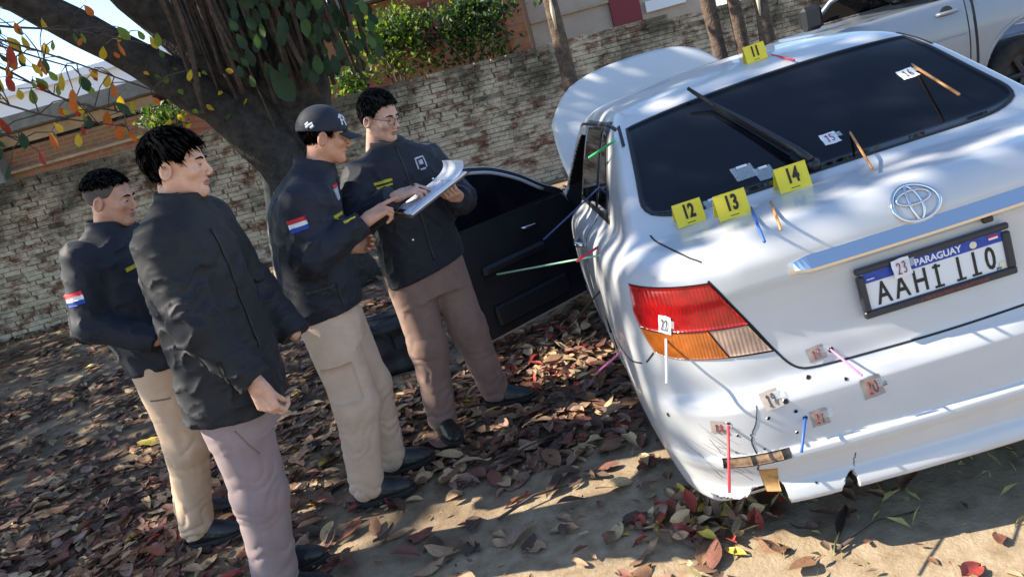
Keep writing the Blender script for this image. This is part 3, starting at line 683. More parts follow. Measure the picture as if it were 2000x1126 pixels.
# rear window
nu, nv = 46, 16
uu, vv = np.meshgrid(np.linspace(-1, 1, nu), np.linspace(0, 1, nv), indexing='ij')
hw = .668 + (.566 - .668) * vv
cornr = .035 * np.clip((.2 - vv) / .2, 0, 1) ** 2
gX = uu * (hw - cornr); gZ = 1.072 + (1.392 - 1.072) * vv - .006 * (1 - uu ** 2) * (1 - vv) + .010 * (1 - uu ** 2) * vv + .03 * np.abs(uu) ** 10 * (1 - vv) ** 4
Q, N = glass_pt(gX.ravel(), gZ.ravel(), .003)
rw = patch('rear_window', Q, N, nu, nv, M_GLASS, car)
ring = np.concatenate([np.stack([gX[0], gZ[0]], 1), np.stack([gX[1:, -1], gZ[1:, -1]], 1), np.stack([gX[-1, :-1][::-1], gZ[-1, :-1][::-1]], 1), np.stack([gX[1:-1, 0][::-1], gZ[1:-1, 0][::-1]], 1)])
Q, N = glass_pt(ring[:, 0], ring[:, 1], .004); ribbon('window_trim', Q, N, .013, M_RUBBER, rw, True)

# tail lights (both sides), number 1 on the left
def tail_light(sg):
    tl_, ap, tip, bl = (-.806, .957), (-.606, .940), (-.474, .684), (-.797, .742)
    c0 = [bl, (-.754, .722), (-.645, .704), (-.55, .692), tip]; c1 = [tl_, (-.74, .951), (-.67, .945), ap]
    d0 = [bl, (-.812, .80), (-.818, .86), tl_]; d1 = [tip, (-.515, .765), (-.566, .865), ap]
    def P(u0, u1, v0, v1, nu, nv):
        G = coons(c0, c1, d0, d1, 60, 40)
        iu = np.linspace(u0, u1, nu) * 59; iv = np.linspace(v0, v1, nv) * 39
        i0 = np.clip(iu.astype(int), 0, 58); j0 = np.clip(iv.astype(int), 0, 38); fu = (iu - i0)[:, None, None]; fv = (iv - j0)[None, :, None]
        g = (1 - fu) * (1 - fv) * G[i0][:, j0] + fu * (1 - fv) * G[i0 + 1][:, j0] + (1 - fu) * fv * G[i0][:, j0 + 1] + fu * fv * G[i0 + 1][:, j0 + 1]
        g = g.reshape(-1, 2); Q, N = rear_pt(g[:, 0], g[:, 1], .006); 
        if sg > 0: Q = Q * [-1, 1, 1]; N = N * [-1, 1, 1]
        return Q, N
    root = None
    e = .012
    for nm, (u0, u1, v0, v1), m in (('red_lens', (e, 1 - e, .40, 1 - e), M_RED), ('orange_lens', (e, .60, e, .385), M_ORANGE), ('clear_lens', (.618, 1 - e * 2, e * 2, .385), M_CLEAR)):
        Q, N = P(u0, u1, v0, v1, 26, 16)
        o = patch(nm, Q, N, 26, 16, m, car if root is None else root)
        if root is None: root = o; o.name = 'tail_light'; o['label'] = 'wraparound tail light with red, orange and clear sections'
    Q, N = P(0, 1, 0, 1, 30, 20); Q = Q - N * .004
    patch('lamp_rim', Q, N, 30, 20, M_PLASTIC, root)
tail_light(-1); tail_light(1)

# panel gaps
def mir(a): return [(-x, z) for x, z in a]
gap = [(-.606, .945), (-.566, .868), (-.515, .768), (-.474, .684), (-.452, .645), (-.43, .622), (-.405, .611), (-.36, .607), (-.2, .604), (0, .602)]
gp = gap + mir(gap[:-1])[::-1]
g = resample(gp, 120); Q, N = rear_pt(g[:, 0], g[:, 1], .0015); ribbon('panel_gap', Q, N, .0075, M_SEAM, car)
for sg in (-1, 1):
    gg = resample([(.603, .125), (.628, .165), (.650, .25), (.664, .40), (.672, .50)], 30)
    Q, N = top_pt(gg[:, 0] * sg, gg[:, 1], .0015); ribbon('panel_gap', Q, N, .0065, M_SEAM, car)
    gg = resample([(-.80, .738), (-.826, .70)], 8); Q, N = rear_pt(gg[:, 0], gg[:, 1], .0015)
    if sg > 0: Q = Q * [-1, 1, 1]; N = N * [-1, 1, 1]
    ribbon('panel_gap', Q, N, .006, M_SEAM, car)
gg = resample([(.30, .69), (.45, .665), (.60, .655), (.72, .66)], 20); Q, N = side_pt(gg[:, 0], gg[:, 1], .001); ribbon('panel_gap', Q, N, .006, M_SEAM, car)
# rear door outline on the left side
gg = resample([(1.36, 1.03), (1.33, .93), (1.40, .78), (1.50, .66), (1.58, .50), (1.66, .34), (1.85, .30), (2.10, .30), (2.16, .36), (2.16, .98)], 70, smooth=True)
Q, N = side_pt(gg[:, 0], gg[:, 1], .0015); ribbon('panel_gap', Q, N, .008, M_SEAM, car)
# left side windows: rear door glass and quarter glass, with a dark surround
def side_glass(name, poly, m, off):
    (a, b, c, d) = poly; U = np.linspace(0, 1, 16)[:, None, None]; V_ = np.linspace(0, 1, 12)[None, :, None]
    a, b, c, d = map(np.array, (a, b, c, d))
    g = ((1 - U) * (1 - V_) * a + U * (1 - V_) * b + U * V_ * c + (1 - U) * V_ * d).reshape(-1, 2)
    Q, N = side_pt(g[:, 0], g[:, 1], off); return patch(name, Q, N, 16, 12, m, car)
side_glass('window_surround', ((.98, 1.035), (2.16, 1.02), (2.16, 1.415), (1.28, 1.405)), M_PLASTIC, .003)
side_glass('side_window', ((1.42, 1.055), (2.10, 1.045), (2.10, 1.39), (1.44, 1.385)), M_GLASS, .006)
side_glass('quarter_window', ((1.05, 1.06), (1.37, 1.06), (1.39, 1.37), (1.30, 1.36)), M_GLASS, .006)
for sg in (-1, 1):
    g2 = np.stack([np.linspace(1.13, 2.9, 40), np.full(40, 0)], 1)
    Q, N = project(car_f0, np.stack([np.full(40, sg * .60), g2[:, 0], np.full(40, 1.7)], 1), (0, 0, -1), 0, .8, 100)
    ribbon('roof_moulding', Q + N * .003, N, .016, M_RUBBER, car)
    Q, N = glass_pt(np.linspace(.612, .585, 14) * sg, np.linspace(1.33, 1.43, 14), .003); ribbon('roof_moulding', Q, N, .014, M_RUBBER, car)
# door handle, sill and rear quarter scratches on the left
hs, hz = 1.55, .90
Q, N = side_pt([hs], [hz]); q = Q[0]
tube('door_handle', [q + [-.004, -.09, 0], q + [-.03, -.06, .003], q + [-.034, 0, .004], q + [-.03, .06, .003], q + [-.004, .09, 0]], .012, M_CHROME, car)
# chrome bar above the plate
nX = 60; xs_ = np.linspace(-.385, .385, nX); V = []
kk = np.clip((.385 - np.abs(xs_)) / .05, .12, 1)
QB, _ = rear_pt(xs_, .878 + .018 * (1 - kk)); QT, _ = rear_pt(xs_, .938 - .012 * (1 - kk))
for qb, qt, k in zip(QB, QT, kk):
    o_ = .026 * k
    V += [qb + [0, .004, 0], (qb + qt) / 2 + [0, -o_, -.012], (qb + qt) / 2 + [0, -o_ - .001, -.004], qt + [0, -.002, .001], qt + [0, .006, .0]]
Fs = [(i * 5 + k, i * 5 + k + 1, (i + 1) * 5 + k + 1, (i + 1) * 5 + k) for i in range(nX - 1) for k in range(4)] + [(4, 3, 2, 1, 0), tuple((nX - 1) * 5 + k for k in range(5))]
Fs = [tuple(reversed(f)) for f in Fs]
bar = obj('chrome_bar', V, Fs, M_CHROME, car, False)
(q,), _ = rear_pt([.165], [.87]); box('keyhole', q + [0, -.014, .012], (.03, .012, .016), M_PLASTIC, car, .003)
# emblem: nested ovals
(q0,), (n0,) = rear_pt([-.008], [.984])
def oval(cx, cz, rx, rz, r):
    t = np.linspace(0, 2 * math.pi, 49)[:-1]; Q, N = rear_pt(-.008 + cx + rx * np.cos(t), .984 + cz + rz * np.sin(t), .004)
    P = np.vstack([Q, Q[:2]]); return P, r
em = MB()
for a in ((0, 0, .0645, .045, .0055), (0, .0155, .046, .0165, .0038), (0, .0, .0165, .042, .0038)):
    P, r = oval(*a); em.tube(P, r, 8, False)
em.build('emblem', M_CHROME, car, True)
# number plate
(q,), (n,) = rear_pt([0], [.783]); 
PLM = frame((0, q[1] - .020, .783), (1, 0, 0), (0, .03, 1))
M_PLW = mat('plate_white', (.70, .71, .72), .45); M_PLB = mat('plate_blue', (.012, .05, .33), .45, noise=(60, .25)); M_INK = mat('black_ink', (.012, .012, .012), .6)
M_FRAME = mat('plate_frame_plastic', (.02, .024, .034), .4); M_FRR = mat('faded_red_print', (.10, .025, .025), .6, noise=(180, .8))
M_FLR = mat('flag_red', (.55, .02, .03), .7); M_FLW = mat('flag_white', (.75, .75, .76), .7); M_FLB = mat('flag_blue', (.012, .05, .30), .7)
M_CREAM = mat('cream_print', (.72, .64, .45), .6)
pl = empty('plate_root'); bpy.data.objects.remove(pl)
fr = MB(); W, H = .435, .150
for (x, y, w, h) in ((0, H / 2 - .009, W, .018), (0, -H / 2 + .011, W, .022), (-W / 2 + .011, -.002, .022, H - .044), (W / 2 - .011, -.002, .022, H - .044)):
    fr.box((x, y, 0), (w, h, .016), None, 0, .004)
plate = fr.build('number_plate', M_FRAME, car); plate.matrix_local = PLM; plate['label'] = 'number plate in a dark plastic frame'
def pl_add(name, c, s, m): return box(name, c, s, m, plate)
pl_add('plate_sheet', (0, -.002, -.004), (.395, .112, .004), M_PLW); pl_add('blue_band', (0, .041, -.0015), (.394, .030, .003), M_PLB)
pl_add('frame_print', (.035, -.064, .0085), (.20, .010, .001), M_FRR)
for i, m in enumerate((M_FLR, M_FLW, M_FLB)): pl_add('flag_stripe', (.172, .0475 - .006 * i, .0006), (.026, .0058, .0012), m)
MB().tube([(.115, .040, -.001), (.115, .040, .0012)], .010, 16).build('round_seal', M_CREAM, plate)
pl_add('cream_mark', (.183, -.040, .0006), (.016, .018, .001), M_CREAM)
for x0, w_ in ((-.178, .022),): pl_add('small_print', (x0, .036, .0006), (w_, .0025, .0008), M_FLW)
def put(me, name, parent, M): 
    o = bpy.data.objects.new(name, me); link(o, parent); o.matrix_local = M; return o
put(text_data('PARAGUAY', .027, M_FLW, .0006, .0006, .95), 'lettering', plate, Matrix.Translation((.015, .041, .0008)))
for ch, x in zip('AAHI110', (-.150, -.098, -.044, .004, .066, .110, .154)):
    me = text_data(ch, .092, M_INK, .0012, .0008, .66)
    o = put(me, 'lettering', plate, Matrix.Translation((x, -.016, -.001)))
    if ch in 'I1':
        pl_add('letter_serif', (x + .001, -.0458, -.0008), (.026, .0065, .002), M_INK)
        if ch == 'I': pl_add('letter_serif', (x + .001, .0125, -.0008), (.022, .0065, .002), M_INK)
put(text_data('PY', .012, M_INK, .0003, .0004), 'lettering', plate, Matrix.Translation((.172, -.049, .0012)))

# bumper damage: slot with brown core, chipped patch, cracks and holes
def poly_patch(name, pts, m, parent, off):
    a, b, c, d = map(np.array, pts); U = np.linspace(0, 1, 14)[:, None, None]; V_ = np.linspace(0, 1, 6)[None, :, None]
    g = ((1 - U) * (1 - V_) * a + U * (1 - V_) * b + U * V_ * c + (1 - U) * V_ * d).reshape(-1, 2)
    Q, N = rear_pt(g[:, 0], g[:, 1], off); return patch(name, Q, N, 14, 6, m, parent)
poly_patch('reflector_slot', ((-.712, .368), (-.522, .374), (-.520, .402), (-.708, .398)), M_DARK, bumper, .0015)
poly_patch('slot_core', ((-.700, .373), (-.632, .374), (-.632, .397), (-.698, .394)), M_INNER, bumper, .0025)
poly_patch('slot_core', ((-.620, .374), (-.545, .377), (-.545, .398), (-.620, .397)), M_INNER, bumper, .0025)
poly_patch('chipped_paint', ((-.612, .272), (-.573, .268), (-.567, .345), (-.620, .352)), M_CHIP, bumper, .0015)
def crack(pts, w, m=None, n=30, jit=.002):
    g = resample(pts, n, smooth=False); g = g + npr.normal(size=g.shape) * jit * np.hanning(n)[:, None]
    Q, N = rear_pt(g[:, 0], g[:, 1], .0012); ribbon('crack', Q, N, np.linspace(w * .5, w, n), m or M_SEAM, bumper)
crack([(-.578, .556), (-.592, .50), (-.612, .47), (-.618, .44), (-.612, .403)], .0045)
crack([(-.618, .372), (-.622, .352)], .006, n=8)
crack([(-.352, .285), (-.346, .305), (-.340, .330)], .003, n=10)
for k in range(16):
    x0 = -.80 + .10 * rnd.random(); z0 = .36 + .16 * rnd.random(); x1 = x0 + rnd.uniform(.02, .10); z1 = z0 - rnd.uniform(.02, .10)
    crack([(x0, z0), (x1, z1)], rnd.uniform(.0008, .002), MATS.get('scratch') or mat('scratch', (.30, .27, .25), .8), 8, .001)
M_HOLE = mat('bullet_hole', (.006, .006, .007), .95); M_BARE = mat('bare_metal', (.35, .34, .33), .4, .8)
def hole(Q, N, r, parent):
    n = Vector(N); a = n.orthogonal().normalized(); b = n.cross(a); V = []; Fs = []; o = Vector(Q)
    for k in range(14):
        t = 2 * math.pi * k / 14; d = a * math.cos(t) + b * math.sin(t); j = 1 + .18 * rnd.uniform(-1, 1)
        V += [o + d * r * 1.35 * j - n * .0006, o + d * r * 1.1 * j + n * .0012, o + d * r * .95 * j + n * .0004]
    for k in range(14):
        k2 = (k + 1) % 14; Fs += [(k * 3, k2 * 3, k2 * 3 + 1, k * 3 + 1), (k * 3 + 1, k2 * 3 + 1, k2 * 3 + 2, k * 3 + 2)]
    Fs.append(tuple(k * 3 + 2 for k in range(14)))
    obj('bullet_hole', V, Fs, [M_BARE, M_HOLE], parent, False, [0, 1] * 14 + [1])
for x, z, r in ((-.325, .644, .0065), (-.41, .588, .006), (-.317, .562, .0045), (-.218, .521, .0062), (-.496, .548, .0065), (-.476, .510, .0048),
                (-.555, .511, .0048), (-.487, .443, .004), (-.65, .473, .0035), (-.665, .416, .003), (-.815, .537, .006), (-.587, .414, .0025), (-.471, .27, .003), (-.667, .515, .006), (-.455, .482, .006)):
    Q, N = rear_pt([x], [z], .0008); hole(Q[0], N[0], r, car)
# rear wiper
Q, N = glass_pt([-.085, -.115], [1.083, 1.115], .016); wi = None
pw = []
for x, z, o in ((-.085, 1.082, .03), (-.105, 1.115, .04), (-.18, 1.25, .032), (-.235, 1.335, .028)):
    q, n = glass_pt([x], [z], o); pw.append(q[0])
wb = tube('rear_wiper', pw, [.017, .014, .010, .007], M_PLASTIC, car, 8); wb['label'] = 'black rear wiper lifted off the dark glass'
pb = []
for x, z, o in ((-.115, 1.135, .022), (-.182, 1.25, .020), (-.240, 1.345, .022), (-.297, 1.425, .045)):
    q, n = glass_pt([x], [min(z, 1.39)], o); q = q[0]; q[2] = max(q[2], z + o * .5) if z > 1.39 else q[2]; pb.append(q)
MB().tube(pb, [.006, .007, .007, .005], 6, True, 0, 1.6).build('wiper_blade', M_RUBBER, wb, True)
q, n = glass_pt([-.08], [1.076], .0); MB().tube([q[0], q[0] + n[0] * .034], [.024, .020], 14).build('wiper_hub', M_PLASTIC, wb, True)
# raised bonnet
nu, nv = 26, 18; V = []
prof = cub([0, .3, .6, .85, 1], [3.60, 3.70, 3.82, 3.93, 3.99]); profz = cub([0, .3, .6, .85, 1], [.985, 1.22, 1.46, 1.64, 1.71])
for i in range(nu):
    u = -1 + 2 * i / (nu - 1)
    for j in range(nv):
        v = j / (nv - 1); vmax = 1 - .40 * abs(u) ** 3.2 - .03 * u * u
        vv_ = v * vmax; w = .70 + .02 * math.sin(v * 3)
        V.append((u * w, prof(np.array(vv_)) + .10 * u * u - .02, float(profz(np.array(vv_))) - .02 * u * u))
V = np.array(V, float); Fs = grid_faces(nu, nv, True)
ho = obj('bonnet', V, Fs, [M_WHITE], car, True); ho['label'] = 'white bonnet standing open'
md = ho.modifiers.new('thick', 'SOLIDIFY'); md.thickness = .03; md.offset = 1
# windscreen
P, Nn = project(car_f0, np.stack([a.ravel() for a in np.meshgrid(np.linspace(-.6, .6, 20), np.linspace(2.82, 3.45, 10), [1.7], indexing='ij')], 1), (0, 0, -1), 0, 1.2, 120)
patch('windscreen', P + Nn * .003, Nn, 20, 10, M_GLASS, car)
# wheels, set so that the tyres stand on the ground
def wheel(sx, s0):
    x = sx * .735; zl = .30
    wz = c2w((x, s0, zl)).z; dz = (.285 - wz)
    root = MB()
    seg = 40; prof_ = [(-.095, .20), (-.10, .26), (-.085, .292), (-.05, .30), (.05, .30), (.085, .292), (.10, .26), (.095, .20)]
    V = []; Fs = []
    for k in range(seg):
        t = 2 * math.pi * k / seg
        for (dx, r) in prof_: V.append((x + dx, s0 + r * math.cos(t), zl + dz + r * math.sin(t)))
    n = len(prof_)
    for k in range(seg):
        for i in range(n): Fs.append((k * n + i, ((k + 1) % seg) * n + i, ((k + 1) % seg) * n + (i + 1) % n, k * n + (i + 1) % n))
    ty = obj('wheel', V, Fs, M_TYRE, car, True)
    rm = MB(); c = Vector((x + sx * .06, s0, zl + dz))
    rm.tube([c + Vector((-sx * .02, 0, 0)), c], .06, 16)
    for k in range(7):
        t = 2 * math.pi * k / 7; d = Vector((0, math.cos(t), math.sin(t)))
        rm.tube([c + d * .04, c + d * .195], [.025, .018], 6)
    rm.tube([c + Vector((-sx * .03, 0, 0)), c + Vector((-sx * .028, 0, 0))], .2, 32)
    rm.build('rim', M_RIM, ty, False)
for sx in (-1, 1):
    for s0 in (1.06, 3.74): wheel(sx, s0)
# open driver door (left): local frame at hinge, y along the door towards its free edge, x = outer side
HG = np.array([-.845, 3.16, 0]); ANG = R(54)
dY = Vector((-math.sin(ANG), -math.cos(ANG), 0)); dX = Vector((-math.cos(ANG), math.sin(ANG), 0))
DM = Matrix(((dX.x, dY.x, 0, HG[0]), (dX.y, dY.y, 0, HG[1]), (0, 0, 1, 0), (0, 0, 0, 1)))
DS = 1.07
out = [(0.03, .30), (.0, .45), (.0, .92), (.02, 1.00), (.16, 1.10), (.34, 1.24), (.55, 1.345), (.80, 1.395), (1.00, 1.40), (1.03, 1.36), (1.045, 1.10), (1.06, .95), (1.05, .60), (1.0, .36), (.97, .28), (.10, .275)]
out = [(a * DS, b) for a, b in out]
op = resample(out, 110, True, True)[:-1]
def plate_solid(name, o2, x0, x1, m, parent, mi=None):
    n = len(o2); V = [(x0, a, b) for a, b in o2] + [(x1, a, b) for a, b in o2]
    Fs = [tuple(range(n)), tuple(reversed(range(n, 2 * n)))] + [(i, n + i, n + (i + 1) % n, (i + 1) % n) for i in range(n)]
    return obj(name, V, Fs, m, parent, False)
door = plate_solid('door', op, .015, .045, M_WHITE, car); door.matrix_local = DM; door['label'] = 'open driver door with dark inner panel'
ctr = np.array([.55, .75])
def inset(o2, d): 
    t = np.roll(o2, -1, 0) - np.roll(o2, 1, 0); nn = np.stack([-t[:, 1], t[:, 0]], 1); nn /= np.linalg.norm(nn, axis=1)[:, None] + 1e-9
    s = np.sign(((ctr - o2) * nn).sum(1))[:, None]; return o2 + nn * s * d
M_TRIM = mat('dark_door_trim', (.010, .011, .015), .55, noise=(6, .3), bump=(160, .15, .002))
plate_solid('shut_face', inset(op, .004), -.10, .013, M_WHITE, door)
lowp = [(.02, .30), (.015, .9), (.05, .985), (1.10, .99), (1.108, .6), (1.055, .38), (1.02, .30)]
plate_solid('door_card', resample(lowp, 60, True, False)[:-1], -.125, -.102, M_TRIM, door)
wf = inset(op, .012); wf = wf[wf[:, 1] > .97]
plate_solid('window_frame', np.array([(a, b) for a, b in wf]), -.112, -.1015, M_RUBBER, door)
wg = inset(op, .055); wg = wg[wg[:, 1] > 1.0]
plate_solid('door_window', wg, -.116, -.1125, M_GLASS, door)
pts_ = [(-.118, a, b) for a, b in inset(op, .045) if b > 1.06]
pts_ = sorted(pts_, key=lambda p: p[1])
tube('weather_strip', pts_, .011, mat('grey_strip', (.42, .44, .47), .35), door)
box('armrest', (-.145, .60, .72), (.06, .52, .07), M_TRIM, door, .02)
tube('inner_handle', [(-.13, .34, .87), (-.15, .37, .872), (-.15, .45, .878), (-.13, .47, .885)], .010, M_CHROME, door)
box('map_pocket', (-.14, .55, .42), (.04, .62, .14), M_TRIM, door, .015)
MB().tube([(-.126, .30, .50), (-.132, .30, .50)], .075, 24).build('speaker_grille', M_PLASTIC, door)
MB().tube([(-.06, 1.10, .48), (-.06, 1.135, .48)], .011, 12).build('latch_hole', M_HOLE, door)
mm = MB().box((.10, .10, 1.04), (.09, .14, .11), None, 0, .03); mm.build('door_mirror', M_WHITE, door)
# ------------------------------------------------------------------ grey pickup beyond the car
M_PGREY = mat('grey_metallic_paint', (.20, .235, .29), .4, .3, coat=.6, noise=(3, .06))
M_STEEL = mat('shaded_rim', (.05, .05, .055), .5, .6)  # deep shade on the pickup wheels put into the rim colour
PK = Matrix.Translation((5.2, 7.0, 0)); PO = np.array((5.2, 7.0, 0))
pk = empty('grey_pickup', label='grey pickup truck parked beyond the white car, upper right', cat='pickup', mat=PK)
def pk_f(P):
    X, Y, Z = P[:, 0], P[:, 1], P[:, 2]
    y0 = Y - .92                                    # centre plane
    bulge = .06 * ((Z - .85) / .45) ** 2
    side = np.abs(y0) - (.92 - bulge)
    zt = np.interp(X, [-2.75, -2.6, -1.9, -1.5, 1.9, 2.2], [.95, 1.05, 1.16, 1.245, 1.285, 1.28])
    low = smax(smax(side, Z - zt, .05), smax(np.maximum(-2.72 - X, X - 2.3), .42 - Z, .04), .06)
    cab = smax(np.abs(y0) - (.88 - .30 * (Z - 1.25)), np.maximum(Z - 1.78, np.maximum(-.62 - X - (Z - 1.78) * 1.4 - 1.0 + .42, X + .40)), .06)
    b = smin(low, cab, .03)
    for wx in (-1.95, .14):
        b = np.maximum(b, -np.maximum(np.hypot(X - wx - .06 * (wx > 0), Z - .43) - .47, .62 - np.abs(y0)))
    bed = np.maximum(np.maximum(np.abs(y0) - .78, -.28 - X), np.maximum(X - 2.2, .75 - Z)); return np.maximum(b, -bed)
V, F, N = nets(pk_f, rng(-2.85, 2.4, .022), rng(-.06, 1.92, .02), rng(.38, 1.84, .02))
cen = V[F].mean(1); win = (cen[:, 2] > 1.31) & (cen[:, 2] < 1.70) & (cen[:, 0] > -1.35) & (cen[:, 0] < -.47) & (cen[:, 1] < .5)
obj('body', V, F, [M_PGREY], pk, True, None, N)
def pk_pt(x, z, off=0.0):
    x = np.atleast_1d(np.asarray(x, float)); z = np.atleast_1d(np.asarray(z, float)); Q, N = project(pk_f, np.stack([x, np.full_like(x, -.3), z], 1), (0, 1, 0), 0, 1.2); return Q + N * off, N
def pk_line(pts, w, m, name='panel_gap'):
    g = resample(pts, 26); Q, N = pk_pt(g[:, 0], g[:, 1], .002); ribbon(name, Q, N, w, m, pk)
pk_line([(-.42, 1.30), (-.415, .9), (-.43, .50)], .012, M_SEAM); pk_line([(-.35, 1.28), (-.35, .5)], .030, M_SEAM); pk_line([(-1.58, 1.22), (-1.56, .9), (-1.52, .5)], .010, M_SEAM)
pk_line([(-1.60, .88), (-.9, .90), (-.44, .905)], .014, M_PGREY, 'body_crease')
U, W_ = np.meshgrid(np.linspace(0, 1, 18), np.linspace(0, 1, 10), indexing='ij')
gx_ = -1.46 + U * 1.0 + W_ * (.48 * (1 - U)) ; gz_ = 1.315 + W_ * .36; Q, N = pk_pt(gx_.ravel(), gz_.ravel(), .004); patch('door_window', Q, N, 18, 10, M_GLASS, pk)
pk_line([(-1.5, 1.295), (-1, 1.30), (-.44, 1.305)], .03, M_RUBBER, 'window_seal')
q, _ = pk_pt([-.60], [1.135]); q = q[0]
hb = MB(); hb.tube([q + [-.10, -.005, 0], q + [-.08, -.035, .0], q + [0, -.042, .0], q + [.08, -.035, 0], q + [.10, -.005, 0]], .018, 8); hb.build('door_handle', M_PGREY, pk, True)
MB().tube([q + [0, .006, 0], q + [0, -.004, 0]], .062, 20).build('handle_recess', M_PLASTIC, pk)
mq, _ = pk_pt([-1.42], [1.30]); mq = mq[0]; box('door_mirror', mq + [-.10, -.14, .10], (.22, .12, .24), M_PLASTIC, pk, .04); box('mirror_arm', mq + [0, -.05, .02], (.08, .12, .05), M_PLASTIC, pk, .01)
tube('a_pillar', [pk_pt([-1.47], [1.30], .004)[0][0], pk_pt([-1.22], [1.50], .004)[0][0], pk_pt([-.98], [1.68], .004)[0][0]], .028, M_PGREY, pk)
for wx in (-1.95, .14):
    pr = [(-.11, .22), (-.12, .30), (-.10, .355), (-.05, .37), (.05, .37), (.10, .355), (.12, .30), (.11, .22)]
    for yy in (.14, 1.70):
        Vw = [(wx + r * math.cos(6.2832 * k / 36), yy + a, .37 + r * math.sin(6.2832 * k / 36)) for k in range(36) for a, r in pr]; n = 8
        wh = obj('wheel', Vw, [(k * n + i, k * n + (i + 1) % n, ((k + 1) % 36) * n + (i + 1) % n, ((k + 1) % 36) * n + i) for k in range(36) for i in range(n)], M_TYRE, pk, True)
        rm = MB(); s = -1 if yy < 1 else 1
        for k in range(6): a = 6.2832 * k / 6; rm.tube([(wx, yy + s * .06, .37), (wx + .21 * math.cos(a), yy + s * .06, .37 + .21 * math.sin(a))], [.035, .022], 6)
        rm.tube([(wx, yy - .02, .37), (wx, yy + .02, .37)], .225, 28); rm.build('rim', M_STEEL, wh)
    t = np.linspace(.25, math.pi - .25, 24); g = np.stack([wx + .06 * (wx > 0) + .495 * np.cos(t), .43 + .495 * np.sin(t)], 1); Q, N = pk_pt(g[:, 0], g[:, 1], .004); ribbon('arch_lip', Q, N, .035, M_PGREY, pk)

# ------------------------------------------------------------------ black bag on the ground behind the people
M_BAG = mat('black_bag_nylon', (.010, .010, .013), .6, noise=(8, .4), bump=(60, .4, .006))
bg_ = empty('black_bag', (-.98, 4.80, 0), 'black bag slumped on the leaves behind the two men with the clipboard', 'bag')
def bagf(P):
    q = P; d = np.abs(q - [0, 0, .17]) - np.array([.22, .13, .13]); b = np.linalg.norm(np.maximum(d, 0), axis=1) + np.minimum(d.max(1), 0) - .05
    return b + .012 * wrin(q, 4, 5) + .02 * (q[:, 2] - .1)
sdf_obj('bag_body', bagf, (-.34, -.25, -.02), (.34, .25, .42), .014, M_BAG, bg_)
tube('bag_strap', [(-.15, -.16, .12), (-.12, -.19, .25), (.0, -.15, .38), (.12, -.18, .26), (.15, -.16, .12)], .013, M_RUBBER, bg_); tube('zip_line', [(-.22, -.02, .355), (0, -.03, .365), (.22, -.02, .35)], .006, M_PLASTIC, bg_)

# ------------------------------------------------------------------ numbered evidence cards on the car
M_CARD = mat('yellow_card', (.78, .62, .035), .55, noise=(5, .06)); M_CARDTXT = mat('card_print', (.03, .016, .012), .7)
UPC = CAR_R @ Vector((0, 0, 1)); RTC = CAR_R @ Vector((1, 0, 0)); FWC = CAR_R @ Vector((0, 1, 0))
def card(num, X, S, Z, w, h, lean, label, back=.05):
    """folded tent card; X,S,Z = centre of the bottom front edge in car coordinates"""
    o = c2w((X, S, Z)); root = empty('number_card', label=label, cat='evidence marker', group='yellow number cards on the car', mat=Matrix.Translation(o) @ CAR_R.to_4x4())
    top = Vector((0, math.sin(lean) * h, math.cos(lean) * h)); t = .0012
    nrm = Vector((0, -math.cos(lean), math.sin(lean)))
    V = [Vector((-w / 2, 0, 0)), Vector((w / 2, 0, 0)), Vector((w / 2, 0, 0)) + top, Vector((-w / 2, 0, 0)) + top]; V2 = [v - nrm * t for v in V]
    obj('front_panel', V + V2, [(0, 1, 2, 3), (7, 6, 5, 4), (0, 4, 5, 1), (1, 5, 6, 2), (2, 6, 7, 3), (3, 7, 4, 0)], M_CARD, root, False)
    B0 = [Vector((-w / 2, 0, 0)) + top, Vector((w / 2, 0, 0)) + top, Vector((w / 2, top.y + back, .004)), Vector((-w / 2, top.y + back, .004))]; B1 = [v + Vector((0, -.001, -.001)) for v in B0]
    obj('rear_panel', B0 + B1, [(0, 1, 2, 3), (7, 6, 5, 4), (0, 4, 5, 1), (1, 5, 6, 2), (2, 6, 7, 3), (3, 7, 4, 0)], M_CARD, root, False)
    me = text_data(num, h * .80, M_CARDTXT, .0026, .0004, .64, spacing=1.02); M = frame(tuple(top * .56 + nrm * .0016), (1, 0, 0), tuple(top)); put(me, 'digits', root, M)
    q = top * .115 + nrm * .0009; put(mesh_data('small_print', [(-w * .14, -.0012, 0), (w * .14, -.0012, 0), (w * .14, .0012, 0), (-w * .14, .0012, 0)], [(0, 1, 2, 3)], M_CARDTXT, False), 'small_print', root, frame(tuple(q), (1, 0, 0), tuple(top)))
def ztop(x, s): return float(top_pt([x], [s])[0][0][2])
card('12', -.532, .465, ztop(-.532, .465) + .001, .097, .080, R(14), 'yellow number card 12 standing at the left corner of the rear window')
card('13', -.417, .355, ztop(-.417, .355) + .001, .103, .084, R(12), 'yellow number card 13 on the trunk lid beside the blue rod')
card('14', -.186, .435, ztop(-.186, .435) + .001, .105, .085, R(12), 'yellow number card 14 standing at the wiper foot')
card('11', .052, 1.22, ztop(.052, 1.22) + .001, .088, .072, R(10), 'yellow number card 11 standing on the car roof')

